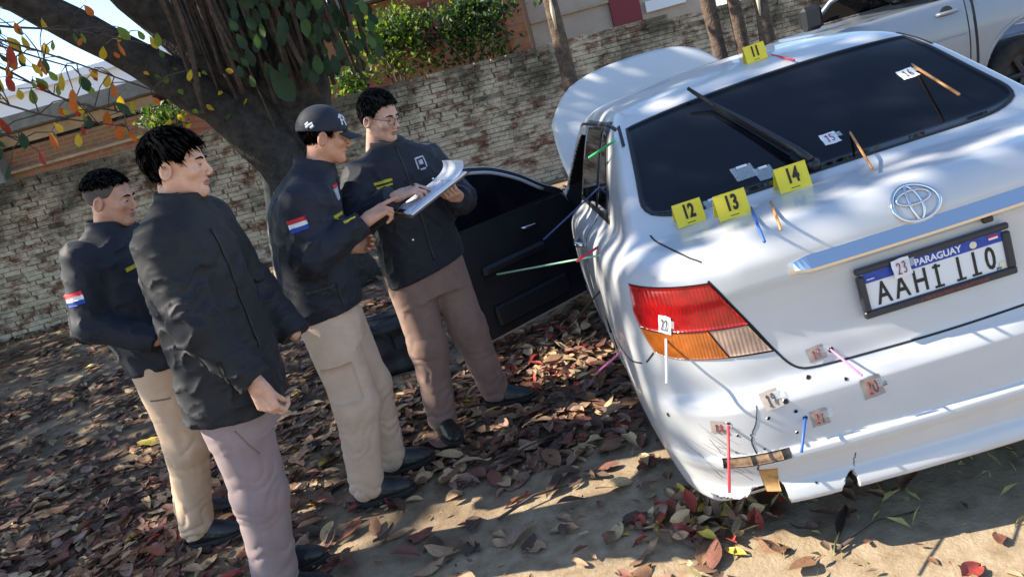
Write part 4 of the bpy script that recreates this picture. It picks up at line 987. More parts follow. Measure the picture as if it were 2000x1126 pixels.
# ------------------------------------------------------------------ handwritten paper tags
M_TAGP = mat('greyish_paper_tag', (.34, .295, .26), .9, noise=(40, .12)); M_TAGW = mat('white_paper_tag', (.72, .72, .75), .9, noise=(40, .08)); M_PENR = mat('red_pen', (.28, .03, .025), .7); M_PENB = mat('dark_pen', (.05, .035, .05), .7)
M_TAPE = bpy.data.materials.new('clear_tape'); M_TAPE.use_nodes = True
_b = M_TAPE.node_tree.nodes['Principled BSDF']; _b.inputs['Base Color'].default_value = (.75, .82, .86, 1); _b.inputs['Roughness'].default_value = .15; _b.inputs['Alpha'].default_value = .22
DG = {'0': [[(.5, 1), (.15, .75), (.15, .25), (.5, 0), (.85, .25), (.85, .75), (.5, 1)]], '1': [[(.25, .75), (.6, 1), (.55, 0)], [(.3, 0), (.8, .02)]], '2': [[(.12, .75), (.4, 1), (.8, .8), (.6, .45), (.1, .02)], [(.1, .02), (.5, .08), (.9, 0)]], '3': [[(.15, .9), (.6, 1), (.8, .75), (.45, .55)], [(.45, .55), (.85, .35), (.6, .02), (.12, .1)]],
      '5': [[(.85, 1), (.25, .98), (.2, .58)], [(.2, .58), (.7, .6), (.8, .25), (.5, 0), (.12, .1)]], '6': [[(.7, 1), (.25, .6), (.15, .25), (.5, 0), (.82, .25), (.5, .5), (.2, .35)]], '7': [[(.1, .95), (.85, 1), (.4, 0)], [(.25, .5), (.75, .52)]], '8': [[(.5, 1), (.2, .75), (.5, .52), (.85, .25), (.5, 0), (.15, .25), (.5, .52), (.8, .75), (.5, 1)]], '9': [[(.8, .7), (.5, .5), (.2, .72), (.5, 1), (.8, .75), (.7, .35), (.55, 0)]]}
def paper(num, Q, N, w, h, tilt, m, pen, label, off=.002):
    """small taped paper with handwritten digits; Q,N in car coordinates"""
    n = CAR_R @ Vector(N); x = (RTC - n * RTC.dot(n)).normalized(); y = n.cross(x); c, s = math.cos(tilt), math.sin(tilt); x2 = x * c + y * s; y2 = n.cross(x2); o = c2w(Q) + n * off
    M = Matrix(((x2.x, y2.x, n.x, o.x), (x2.y, y2.y, n.y, o.y), (x2.z, y2.z, n.z, o.z), (0, 0, 0, 1)))
    root = empty('paper_tag', label=label, cat='paper tag', group='handwritten paper tags taped to the car', mat=M)
    V = []; nu_, nv_ = 7, 7
    for i in range(nu_):
        for j in range(nv_):
            a, b = i / 6 - .5, j / 6 - .5; V.append((a * w * (1 + .03 * math.sin(9 * b)), b * h * (1 + .03 * math.sin(8 * a + 1)), .0016 * math.sin(5 * a + 2) * math.cos(4 * b) + .003 * max(0, a + b - .55)))
    V2 = [(a, b, c_ - .0008) for a, b, c_ in V]; Fs = grid_faces(nu_, nv_) + [tuple(k + 49 for k in f[::-1]) for f in grid_faces(nu_, nv_)]
    obj('paper', V + V2, Fs, m, root, True)
    box('clear_tape', (w * .42, h * .12, .0022), (w * .7, h * .42, .0003), M_TAPE, root)
    cw = w * .30; x0 = -cw * (len(num)) / 2 - w * .02
    for k, ch in enumerate(num):
        for st in DG[ch]:
            g = resample([(x0 + (k + .08 + .84 * a) * cw, (b - .5) * h * .62, 0) for a, b in st], 12 if len(st) > 2 else 4, smooth=len(st) > 3)
            MB().tube([(a, b, .0030) for a, b, _ in g], w * .030, 4, True, 0).build('pen_stroke', pen, root)
def rp(x, z): Q, N = rear_pt([x], [z]); return Q[0], N[0]
def gp_(x, z): Q, N = glass_pt([x], [z], .003); return Q[0], N[0]
paper('17', *rp(-.367, .645), .050, .043, R(6), M_TAGP, M_PENR, 'small grey tag 17 on the trunk lid beside the pink rod')
paper('18', *rp(-.692, .506), .050, .042, R(-8), M_TAGP, M_PENR, 'small grey tag 18 on the bumper corner beside the red rod')
paper('19', *rp(-.533, .562), .053, .056, R(4), M_TAGP, M_PENB, 'grey tag 19 high on the bumper left of the pink rod')
paper('20', *rp(-.254, .521), .058, .066, R(6), M_TAGP, M_PENR, 'grey tag 20 below the pink rod tip on the bumper')
paper('21', *rp(-.415, .471), .050, .052, R(3), M_TAGP, M_PENR, 'grey tag 21 on the bumper right of the short blue rod')
paper('22', *rp(-.745, .835), .042, .060, R(-16), M_TAGW, M_PENB, 'white tag 22 taped on the tail light', .009)
paper('15', *gp_(.035, 1.139), .055, .062, R(-2), M_TAGW, M_PENR, 'white tag 15 on the dark rear window near its middle')
paper('16', *gp_(.432, 1.252), .060, .060, R(2), M_TAGW, M_PENB, 'white tag 16 near the upper right of the rear window')
pq, pn = rp(-.093, .828); pq = np.array([pq[0], PLM.translation.y - .010, pq[2]])
paper('23', pq, np.array([0, -1, .03]), .050, .054, R(4), M_TAGW, M_PENR, 'torn white tag 23 stuck across the number plate')
# strips of clear tape with white pull tabs on the glass
for (x, z, w, h, lb) in ((-.285, 1.125, .075, .075, 'left one of two clear tape patches on the glass above card 14'), (-.225, 1.105, .06, .07, 'right one of two clear tape patches on the glass above card 14'), (-.432, 1.072, .06, .05, 'clear tape patch on the glass right of card 12')):
    Q, N = gp_(x, z); n = CAR_R @ Vector(N); M = frame(tuple(c2w(Q) + n * .003), tuple(RTC), tuple(n.cross(RTC)))
    tp = empty('tape_patch', label=lb, cat='tape', group='clear tape on the rear window', mat=M); box('film', (0, 0, 0), (w, h, .0006), M_TAPE, tp); box('pull_tab', (.004, h * .42, .0012), (w * .5, .012, .0008), M_TAGW, tp)

# ------------------------------------------------------------------ coloured trajectory rods
def rodm(n, c): return mat('rod_' + n, c, .45)
M_RO = rodm('orange', (.48, .22, .07)); M_RB = rodm('blue', (.02, .10, .42)); M_RP = rodm('pink', (.75, .22, .52)); M_RR = rodm('red', (.60, .03, .04)); M_RW = rodm('white', (.78, .78, .80)); M_RG = rodm('green', (.04, .50, .16)); M_RDB = rodm('dark_blue', (.03, .05, .16)); M_RK = rodm('dark_green', (.02, .05, .03)); M_RGP = rodm('pale_green', (.30, .55, .40))
def rod(a, b, r, m, label):
    a, b = c2w(a), c2w(b); d = (b - a).normalized(); root = empty('trajectory_rod', a, label, 'rod', 'coloured trajectory rods stuck in bullet holes')
    tube('stick', [d * -.03, d * .0, b - a], r, m, root, 8); tube('tip', [b - a, b - a + d * .004], [r * 1.15, r * .9], m, root, 8)
def tipb(x, z, f=rp): return f(x, z)[0]
rod(tipb(-.325, .644), (-.303, -.055, .602), .0035, M_RP, 'pink rod in the trunk lid hole by tag 17')
rod(tipb(-.667, .512), (-.742, -.10, .405), .0042, M_RR, 'long red rod hanging from the bumper by tag 18')
rod(tipb(-.455, .480), (-.516, -.075, .445), .0042, M_RB, 'short blue rod in the bumper by tag 21')
rod(tipb(-.756, .788), (-.808, .03, .715), .0040, M_RW, 'white rod in the tail light under tag 22')
rod(top_pt([-.352], [.40])[0][0], (-.484, -.12, 1.063), .0042, M_RB, 'long blue rod in the trunk lid beside card 13')
rod(top_pt([-.292], [.38])[0][0], (-.415, -.05, 1.062), .0042, M_RO, 'orange rod in the trunk lid between cards 13 and 14')
rod(gp_(.105, 1.135)[0], (.0, .295, 1.068), .0045, M_RO, 'orange rod in the rear window beside tag 15')
rod(gp_(.475, 1.270)[0], (.432, .54, 1.164), .0050, M_RO, 'copper rod in the rear window beside tag 16')
rod(top_pt([.126], [1.22])[0][0], (.135, 1.06, 1.418), .0042, M_RR, 'red rod in the roof beside card 11')
def sp_(s, z): return side_pt([s], [z])[0][0]
rod((-.655, .93, 1.348), (-.73, 1.2, 1.30), .0055, M_RG, 'bright green rod at the top of the side window')
rod(sp_(1.35, 1.15), (-1.02, 1.25, 1.02), .0045, M_RDB, 'dark blue rod through the side window')
rod(sp_(.95, .97), (-.925, .75, .985), .0055, M_RR, 'short red rod on the left rear flank')
rod(sp_(.86, .955), (-1.27, 1.30, .925), .0040, M_RGP, 'long pale green rod pointing from the flank to the open door')
rod(sp_(1.0, .78), (-1.03, 1.45, .55), .0045, M_RK, 'dark rod slanting down from the left flank')
rod(sp_(.72, .60), (-.985, .85, .50), .0045, M_RP, 'small pink rod low behind the rear wheel arch')
# ------------------------------------------------------------------ people
def skin_mat(name, col):
    m = mat(name, col, .55, 0, noise=(30, .14), bump=(220, .08, .001)); b = m.node_tree.nodes['Principled BSDF']
    b.inputs['Subsurface Weight'].default_value = .12; b.inputs['Subsurface Radius'].default_value = (.012, .004, .002)
    return m
M_LIP = mat('lip', (.38, .165, .125), .5); M_EYEW = mat('eye_white', (.20, .165, .15), .4); M_IRIS = mat('iris', (.02, .012, .008), .15)
def cloth(name, col, k=.18, sc=420, fold=0): dk = max(col) < .05; return mat(name, col, .66 if dk else .82, 0, noise=(9, k), bump=(sc, .22, .0012), sheen=.03 if dk else .08, spec=.32 if dk else .25)
M_NAVY = cloth('navy_jacket_cloth', (.0125, .0145, .024)); M_BLACK = cloth('black_padded_cloth', (.0125, .0135, .017)); M_NAVY2 = cloth('dark_navy_cloth', (.0115, .0135, .022))
M_KHAKI = cloth('khaki_cloth', (.56, .395, .265), .10); M_MAUVE = cloth('mauve_grey_cloth', (.27, .205, .205), .12); M_KHAKI2 = cloth('pale_khaki_cloth', (.60, .455, .345), .10); M_TAUPE = cloth('taupe_cloth', (.25, .165, .14), .14)
M_SHOE = mat('black_leather', (.012, .012, .013), .38, 0, noise=(25, .4), bump=(120, .2, .001)); M_SOLE = mat('rubber_sole', (.02, .019, .018), .8)
M_HAIR = mat('black_hair', (.009, .008, .008), .9, 0, noise=(70, .5), bump=(240, .5, .003), spec=.12); M_FADE = mat('cropped_hair', (.075, .055, .047), .8, 0, noise=(160, .45), bump=(500, .5, .001))
M_YEL = mat('yellow_thread', (.50, .42, .03), .8, noise=(220, .6)); M_SILV = mat('silver_thread', (.40, .42, .48), .6, noise=(150, .4)); M_SNAP = mat('metal_snap', (.7, .7, .72), .25, 1.0)

def basis(yaw, down=0.0, roll=0.0):
    f = np.array([math.cos(yaw) * math.cos(down), math.sin(yaw) * math.cos(down), -math.sin(down)])
    l = np.array([-math.sin(yaw), math.cos(yaw), 0]); u = np.cross(f, l)
    if roll: l, u = l * math.cos(roll) + u * math.sin(roll), u * math.cos(roll) - l * math.sin(roll)
    return np.stack([f, l, u])           # rows: local x, y, z
def head_f(q, jaw=1.0, nose=1.0):
    qs = np.stack([q[:, 0], np.abs(q[:, 1]), q[:, 2]], 1)
    d = ellip(q, (-.015, 0, .038), (.098, .077, .088))
    d = smin(d, ellip(q, (.022, 0, -.028), (.067, .0565 * jaw, .080)), .03)
    d = smin(d, rcone(qs, (-.010, .047 * jaw, -.046), (.057, .013, -.092), .021, .017), .028)
    d = smin(d, ellip(q, (.064, 0, -.094), (.019, .022, .017)), .024)
    d = smin(d, ellip(qs, (.054, .042, -.022), (.026, .021, .019)), .02)
    d = smin(d, rcone(qs, (.081, 0, .021), (.064, .045, .021), .011, .010), .014)
    d = smax(d, -ellip(qs, (.100, .032, .001), (.021, .019, .0125)), .012)
    d = smin(d, ellip(qs, (.0755, .031, .0005), (.0125, .0135, .0115)), .003)
    d = smin(d, rcone(q, (.085, 0, .010), (.1005 + .004 * nose, 0, -.026), .0075, .0105 * nose), .012)
    d = smin(d, ellip(qs, (.098, .0125, -.034), (.011, .0075, .0075)), .006)
    d = smin(d, ellip(q, (.0845, 0, -.0570), (.0110, .022, .0055)), .005)
    d = smin(d, ellip(q, (.0825, 0, -.0685), (.0108, .018, .0062)), .005)
    d = smax(d, -ellip(qs, (.100, 0, -.0632), (.014, .024, .0013)), .003)
    c, s = math.cos(.22), math.sin(.22); e0 = qs - np.array([-.019, .078, -.008])
    e0 = np.stack([e0[:, 0] * c - e0[:, 2] * s + .25 * e0[:, 1], e0[:, 1], e0[:, 0] * s + e0[:, 2] * c], 1)
    e = ellip(e0, (0, .003, 0), (.0205, .0115, .033)); e = smax(e, -ellip(e0, (.004, .010, .001), (.0105, .0075, .020)), .005)
    d = smin(d, e, .006)
    return smin(d, rcone(q, (-.030, 0, -.055), (-.050, 0, -.23), .052, .058), .03)
def hand_prims(w, d, n, t, curls, thumb=(20, 15, 10), spread=0.0, s=1.0, tdir=None):
    w, d, n, t = [np.asarray(a, float) for a in (w, d, n, t)]
    d = d / np.linalg.norm(d); n = n - d * (n @ d); n /= np.linalg.norm(n); t = t - d * (t @ d) - n * (t @ n); t /= np.linalg.norm(t)
    palm = []; fing = []
    offs = (.030, .0105, -.0100, -.0285); kn = (.092, .096, .091, .081); L = ((.043, .026, .021), (.047, .029, .022), (.043, .027, .021), (.033, .021, .018))
    for i in range(4):
        k = w + d * kn[i] * s + t * offs[i] * s; palm.append((w + t * offs[i] * .62 * s, k, .0165 * s, .0118 * s))
        p = k; a = 0
        for j in range(3):
            a += R(curls[i][j]); dd = d * math.cos(a) + n * math.sin(a) + t * spread * (1.5 - i) * .5; dd /= np.linalg.norm(dd)
            q = p + dd * L[i][j] * s; r0 = (.0098, .0088, .0080, .0068)[j] * s * (.9 if i == 3 else 1); r1 = (.0088, .0080, .0068)[j] * s * (.9 if i == 3 else 1)
            fing.append((p, q, r0, r1)); p = q
    b = w + d * .022 * s + t * .026 * s; a = R(38)
    td = np.asarray(tdir, float) if tdir is not None else d * math.cos(a) + t * math.sin(a) * .75 + n * .35
    td = td / np.linalg.norm(td); p = b
    for j, (ln, r0, r1) in enumerate(((.044, .0150, .0115), (.032, .0112, .0098), (.026, .0096, .0078))):
        q = p + td * ln * s; (palm if j == 0 else fing).append((p, q, r0 * s, r1 * s)); p = q
        td = td + (d * .25 + n * math.sin(R(thumb[j]))) ; td /= np.linalg.norm(td)
    palm.append((w - d * .05, w + d * .01, .026 * s, .024 * s))
    def f(P):
        a = None
        for p in palm: v = rcone(P, *p); a = v if a is None else smin(a, v, .014)
        for p in fing: a = smin(a, rcone(P, *p), .0028)
        return a
    pts = np.array([p[0] for p in palm + fing] + [p[1] for p in palm + fing])
    return f, pts.min(0) - .03, pts.max(0) + .03
def loft(P, secs, yaw, n=2.4):
    secs = np.asarray(secs, float); z = P[:, 2]
    cx, cy, a, b = [cub(secs[:, 0], secs[:, k])(z) for k in (1, 2, 3, 4)]
    dx = P[:, 0] - cx; dy = P[:, 1] - cy; fx = dx * math.cos(yaw) + dy * math.sin(yaw); ly = -dx * math.sin(yaw) + dy * math.cos(yaw)
    d = ((np.abs(fx / a) ** n + np.abs(ly / b) ** n + 1e-9) ** (1 / n) - 1) * np.minimum(a, b)
    return np.maximum(d, np.maximum(secs[0, 0] - z, z - secs[-1, 0]))
def chain(P, pts, rads, k=.03):
    a = None
    for i in range(len(pts) - 1):
        v = rcone(P, pts[i], pts[i + 1], rads[i], rads[i + 1]); a = v if a is None else smin(a, v, k)
    return a

def shifted(sp, k):
    f = lambda p: (p[0] * k, p[1] * k) + tuple(p[2:])
    for n in ('base', 'head', 'chest', 'pelvis'): sp[n] = f(sp[n])
    for h in sp['hands']: h['w'] = f(h['w'])
    for l in sp['arms'] + sp['legs']: l['p'] = [f(p) for p in l['p']]
    for g in ('jacket', 'pants'): sp[g]['secs'] = [(r[0], r[1] * k, r[2] * k, r[3], r[4]) for r in sp[g]['secs']]
    c = sp['jacket']['collar']; sp['jacket']['collar'] = (f(c[0]),) + tuple(c[1:])
    sp['pants']['det'] = [(f(e[0]),) + tuple(e[1:]) for e in sp['pants'].get('det', [])]; return sp
def person(sp):
    base = np.array(sp['base'], float)
    root = empty('person', base, sp['label'], 'person', 'people standing by the car')
    # --- body: head, hands and the hidden limbs as one mesh
    HB = basis(*sp['head_dir']); hc = np.array(sp['head'], float); sc = sp.get('hs', .93)
    hl = lambda P: (P - hc) @ HB.T / sc
    jaw = sp.get('jaw', 1.0)
    hf = lambda P: head_f(hl(P), jaw, sp.get('nose', 1.0)) * sc
    Vs, Fs, Ns, Ms = [], [], [], []; n0 = 0
    def put_(V, F, N, M):
        nonlocal n0
        Vs.append(V); Fs.append(F + n0); Ns.append(N); Ms.append(M); n0 += len(V)
    lo, hi = hc - .20, hc + .17; lo[2] -= .04
    V, F, N = nets(hf, rng(lo[0], hi[0], .0042), rng(lo[1], hi[1], .0042), rng(lo[2], hi[2], .0042))
    q = hl(V[F].mean(1)); ay = np.abs(q[:, 1])
    m = np.zeros(len(F), int)
    m[(q[:, 0] > .078) & (q[:, 2] > -.0745) & (q[:, 2] < -.0545) & (ay < .020)] = 1
    ey = ((ay - .031) / .0125) ** 2 + ((q[:, 2] - .0005) / .0042) ** 2
    m[(q[:, 0] > .078) & (ey < 1)] = 2
    m[(q[:, 0] > .078) & (((ay - .031) / .0060) ** 2 + ((q[:, 2] - .0005) / .0046) ** 2 < 1)] = 3
    put_(V, F, N, m)
    for hd in sp['hands']:
        f, l, h = hand_prims(**hd); V, F, N = nets(f, rng(l[0], h[0], .0034), rng(l[1], h[1], .0034), rng(l[2], h[2], .0034)); put_(V, F, N, np.zeros(len(F), int))
    nk = hc + HB.T @ np.array([-.045, 0, -.2]) * sc
    def inner(P):
        a = chain(P, [nk, sp['chest'], sp['pelvis']], [.055, .10, .10])
        for arm in sp['arms']: a = smin(a, chain(P, arm['p'], [.045, .035, .026]), .03)
        for leg in sp['legs']: a = smin(a, chain(P, leg['p'], [.075, .05, .036]), .03)
        return a
    allp = np.array([nk, sp['chest'], sp['pelvis']] + [p for a in sp['arms'] + sp['legs'] for p in a['p']]); l, h = allp.min(0) - .12, allp.max(0) + .12
    V, F, N = nets(inner, rng(l[0], h[0], .02), rng(l[1], h[1], .02), rng(l[2], h[2], .02)); put_(V, F, N, np.zeros(len(F), int))
    obj('body', np.concatenate(Vs) - base, np.concatenate(Fs), [sp['skin'], M_LIP, M_EYEW, M_IRIS], root, True, np.concatenate(Ms), np.concatenate(Ns))
    # --- eyebrows
    for s in (-1, 1):
        pts = [hc + HB.T @ np.array(p) * sc for p in ((.0915, s * .014, .0205), (.0905, s * .030, .0245), (.076, s * .047, .0205))]
        tube('eyebrow', np.array(pts) - base, [.0035, .004, .002], M_HAIR, root, 6)
    # --- hair
    for hr in sp['hair']:
        zm = cub(*hr['zmin']); th = hr['th']
        def hfun(P, zm=zm, th=th, hr=hr):
            q = hl(P); e = ellip(q, (-.015, 0, .038), (.098 + th, .077 + th * .8, .088 + th * hr.get('top', 1.0)))
            st = wrin(q, hr.get('sc', 14), hr.get('seed', 3), hr.get('an', (.5, 1, .5))) * hr.get('amp', .004)
            return smax(e + st, (zm(q[:, 0]) + hr.get('edge', .006) * np.sin(q[:, 0] * 150) * np.sin(q[:, 1] * 120) - q[:, 2]) * .9, .008) * sc
        lo, hi = hc - .15, hc + .165
        V, F, N = nets(hfun, rng(lo[0], hi[0], .0045), rng(lo[1], hi[1], .0045), rng(lo[2], hi[2], .0045))
        if 'm' not in hr:
            g = np.random.RandomState(hr.get('seed', 1)); k = g.choice(len(F), hr.get('tufts', 1500)); p = V[F[k]].mean(1); nn = N[F[k]].mean(1); nn /= np.linalg.norm(nn, axis=1)[:, None]
            cr = hc + HB.T @ np.array([-.055, 0, .12]) * sc; fl = p - cr + g.normal(size=p.shape) * .008; fl = fl - nn * (fl * nn).sum(1)[:, None]; fl /= np.linalg.norm(fl, axis=1)[:, None] + 1e-9; sd = np.cross(nn, fl); Lh = g.uniform(.5, 1.0, len(p))[:, None] * hr.get('len', .034)
            n1 = len(V); rows = []
            for a, h_, w_ in ((0, -.001, .0014), (.35, .0015, .0016), (.7, .0020, .0012), (1.0, .0012, .0003)):
                b0 = p + fl * Lh * a + nn * h_; rows += [b0 - sd * w_, b0 + sd * w_]
            T = np.stack(rows, 1).reshape(-1, 3); V = np.concatenate([V, T]); N = np.concatenate([N, np.repeat(nn, 8, 0)]); q_ = np.arange(len(p))[:, None] * 8 + n1
            F = np.concatenate([F] + [q_ + np.array([[i, i + 1, i + 3, i + 2]]) for i in (0, 2, 4)])
        obj(hr.get('name', 'hair'), V - base, F, hr.get('m', M_HAIR), root, True, None, N)
    # --- jacket
    jk = sp['jacket']; yaw = sp['yaw']
    el = [np.array(a['p'][1]) for a in sp['arms']]
    def jf(P):
        t = loft(P, jk['secs'], yaw, jk.get('n', 2.5))
        for a in sp['arms']:
            p = a['p']; r = a['r']; w2 = np.array(p[2]) + (np.array(p[2]) - np.array(p[1])) / np.linalg.norm(np.array(p[2]) - np.array(p[1])) * a.get('ext', .0)
            s = chain(P, [p[0], p[1], w2], r, .03)
            s = np.maximum(s, ((P - w2) @ ((w2 - np.array(p[1])) / np.linalg.norm(w2 - np.array(p[1])))) - .006)
            t = smin(t, s, .035)
        k = 1.0
        for e in el: k = k + 2.2 * np.exp(-((P - e) ** 2).sum(1) / .012)
        w = wrin(P, jk.get('sc', 4) * .75, jk.get('seed', 5), jk.get('an', (1.2, 1.2, .9)))
        rg = np.clip(1 - np.abs(w), 0, 1) ** 3; w3 = wrin(P, 4.2, jk.get('seed', 5) + 50, (1.0, 1.0, 1.5)); r3 = np.clip(1 - np.abs(w3) * 1.3, 0, 1) ** 3
        t = t - jk.get('amp', .0035) * 1.5 * k ** .7 * (rg - .3) - .0028 * k ** .8 * (r3 - .3)
        if jk.get('puff'): t = t - .004 * np.abs(np.sin((P[:, 2]) * 3.14159 / jk['puff']))
        hx = jk['hem']; hz = hx[0] + hx[1] * (P[:, 0] - base[0]) + hx[2] * (P[:, 1] - base[1])
        below = np.maximum(hz - P[:, 2], 0)
        # the hem cuts the torso only
        t2 = loft(P, jk['secs'], yaw, 2.5) - .05
        cutt = np.where(t2 < .0, hz - P[:, 2], -1)
        t = smax(t, cutt, .012) if jk.get('cut', True) else t
        c = np.array(jk['collar'][0]); cd = basis(*sp.get('collar_dir', (yaw, .25)))[2]; q = P - c; hgt = q @ cd; rr = np.linalg.norm(q - hgt[:, None] * cd, axis=1)
        col = smax(np.abs(rr - jk['collar'][1] - .10 * hgt) - .009, np.abs(hgt) - jk['collar'][2], .012)
        return smin(t, col, .018)
    A = np.array([p for a in sp['arms'] for p in a['p']]); S_ = np.array(jk['secs']); 
    lo = np.array([min(A[:, 0].min(), (S_[:, 1] - S_[:, 4]).min()) - .11, min(A[:, 1].min(), (S_[:, 2] - S_[:, 4]).min()) - .11, min(S_[0, 0], A[:, 2].min()) - .06])
    hi = np.array([max(A[:, 0].max(), (S_[:, 1] + S_[:, 4]).max()) + .11, max(A[:, 1].max(), (S_[:, 2] + S_[:, 4]).max()) + .11, max(S_[-1, 0] + .08, jk['collar'][0][2] + .1)])
    V, F, N = nets(jf, rng(lo[0], hi[0], .0098), rng(lo[1], hi[1], .0098), rng(lo[2], hi[2], .0098), eps=.002)
    jo = obj('jacket', V - base, F, jk['m'], root, True, None, N)
    # --- trousers
    pt = sp['pants']
    def pf(P):
        t = loft(P, pt['secs'], yaw, 2.3)
        for i, l in enumerate(sp['legs']):
            s = chain(P, l['p'], l['r'], .04); s = np.maximum(s, l['p'][2][2] - pt.get('cuff', .02) - P[:, 2]); t = smin(t, s, .03)
        low = np.clip((.42 - P[:, 2]) / .35, 0, 1); kn = np.exp(-((P[:, 2] - .48) / .10) ** 2)
        st = (np.abs(np.sin(P[:, 2] * 46 + 4 * wrin(P, 3, 31))) - .5) * np.clip(.75 + .9 * wrin(P, 2.2, 17), .15, 1.5)
        t = t - (.0015 + .0075 * low + .004 * kn) * st * pt.get('fold', 1) + .004 * (np.abs(wrin(P, 4, pt.get('seed', 2), (1.3, 1.3, .5))) - .4)
        return t
    A = np.array([p for a in sp['legs'] for p in a['p']]); S_ = np.array(pt['secs'])
    lo = np.array([min(A[:, 0].min(), (S_[:, 1] - .2).min()) - .13, min(A[:, 1].min(), (S_[:, 2] - .22).min()) - .10, A[:, 2].min() - .06])
    hi = np.array([max(A[:, 0].max(), (S_[:, 1] + .2).max()) + .13, max(A[:, 1].max(), (S_[:, 2] + .22).max()) + .10, S_[-1, 0] + .02])
    V, F, N = nets(pf, rng(lo[0], hi[0], .0108), rng(lo[1], hi[1], .0108), rng(lo[2], hi[2], .0108), eps=.002)
    tr_ = obj('trousers', V - base, F, pt['m'], root, True, None, N)
    def stickp(name, aim, rt, up, w, h, m, ofs=(0, 0), off=.003, nu=8, nv=8):
        rt = np.array(rt, float); rt /= np.linalg.norm(rt); up = np.array(up, float); up = up - rt * (up @ rt); up /= np.linalg.norm(up); nrm = np.cross(rt, up)
        P = np.array([np.array(aim) + rt * (ofs[0] + w * (i / (nu - 1) - .5)) + up * (ofs[1] + h * (j / (nv - 1) - .5)) for i in range(nu) for j in range(nv)]) + nrm * .15
        Q, N = project(pf, P, -nrm, 0, .4); return patch(name, Q + N * off - base, N, nu, nv, m, tr_, .004)
    for (aim, w, h, kind, rt) in pt.get('det', []):
        stickp(kind, aim, rt, (0, 0, 1), w, h, M_SEAMC if kind != 'cargo_pocket' else pt['m'], (0, 0), .0065 if kind == 'cargo_pocket' else .0012)
    # --- shoes
    for l, yw in zip(sp['legs'], sp['shoe_yaw']):
        an = np.array(l['p'][2]); B = basis(yw)
        def sf(P, an=an, B=B):
            q = (P - np.array([an[0], an[1], 0])) @ B.T
            d = rcone(q, (0, 0, .055), (0, 0, .15), .048, .045); d = smin(d, ellip(q, (.0, 0, .045), (.075, .042, .05)), .03)
            d = smin(d, ellip(q, (.11, 0, .032), (.095, .047, .044)), .04); d = smin(d, rcone(q, (.03, 0, .085), (.12, 0, .05), .034, .03), .03)
            d = d + .0015 * wrin(q, 16, 3)
            return smax(smax(d, -q[:, 2] + .022, .006), q[:, 2] - .14, .01)
        def so_(P, an=an, B=B):
            q = (P - np.array([an[0], an[1], 0])) @ B.T; z = q[:, 2].copy(); q = q.copy(); q[:, 2] = 0
            d = smin(ellip(q, (.0, 0, 0), (.078, .045, .2)), ellip(q, (.112, 0, 0), (.098, .050, .2)), .06)
            d = smin(d, rcone(q, (0, 0, 0), (.11, 0, 0), .038, .044), .02)
            return smax(d, np.abs(z - .012) - .014, .006)
        lo = an - .24; hi = an + .24; lo[2] = -.01; hi[2] = .17
        V, F, N = nets(sf, rng(lo[0], hi[0], .007), rng(lo[1], hi[1], .007), rng(lo[2], hi[2], .007)); sh = obj('shoe', V - base, F, M_SHOE, root, True, None, N)
        hi[2] = .05
        V, F, N = nets(so_, rng(lo[0], hi[0], .007), rng(lo[1], hi[1], .007), rng(lo[2], hi[2], .007)); obj('sole', V - base, F, M_SOLE, sh, True, None, N)
    # --- patches on the jacket (point to aim at, right axis, up axis, size, material)
    def stick(name, aim, rt, up, w, h, m, ofs=(0, 0), par=None, off=.0035, nu=8, nv=5, fn=None):
        rt = np.array(rt, float); rt /= np.linalg.norm(rt); up = np.array(up, float); up = up - rt * (up @ rt); up /= np.linalg.norm(up); nrm = np.cross(rt, up)
        G = [(ofs[0] + w * (i / (nu - 1) - .5), ofs[1] + h * (j / (nv - 1) - .5)) for i in range(nu) for j in range(nv)]
        P = np.array([np.array(aim) + rt * a + up * b for a, b in G]) + nrm * .12
        Q, N = project(jf, P, -nrm, 0, .3); return patch(name, Q + N * off - base, N, nu, nv, m, par or jo, .004)
    return root, jo, stick, hc, HB, sc, base, hl

M_SEAMC = cloth('seam_shadow_cloth', (.17, .13, .10))
SK1 = skin_mat('tan_skin', (.50, .265, .18)); SK2 = skin_mat('light_skin', (.62, .36, .26)); SK3 = skin_mat('warm_skin', (.56, .28, .175)); SK4 = skin_mat('pale_skin', (.56, .33, .245))
MR = ((42, 62, 40), (44, 64, 42), (46, 66, 42), (48, 66, 44))

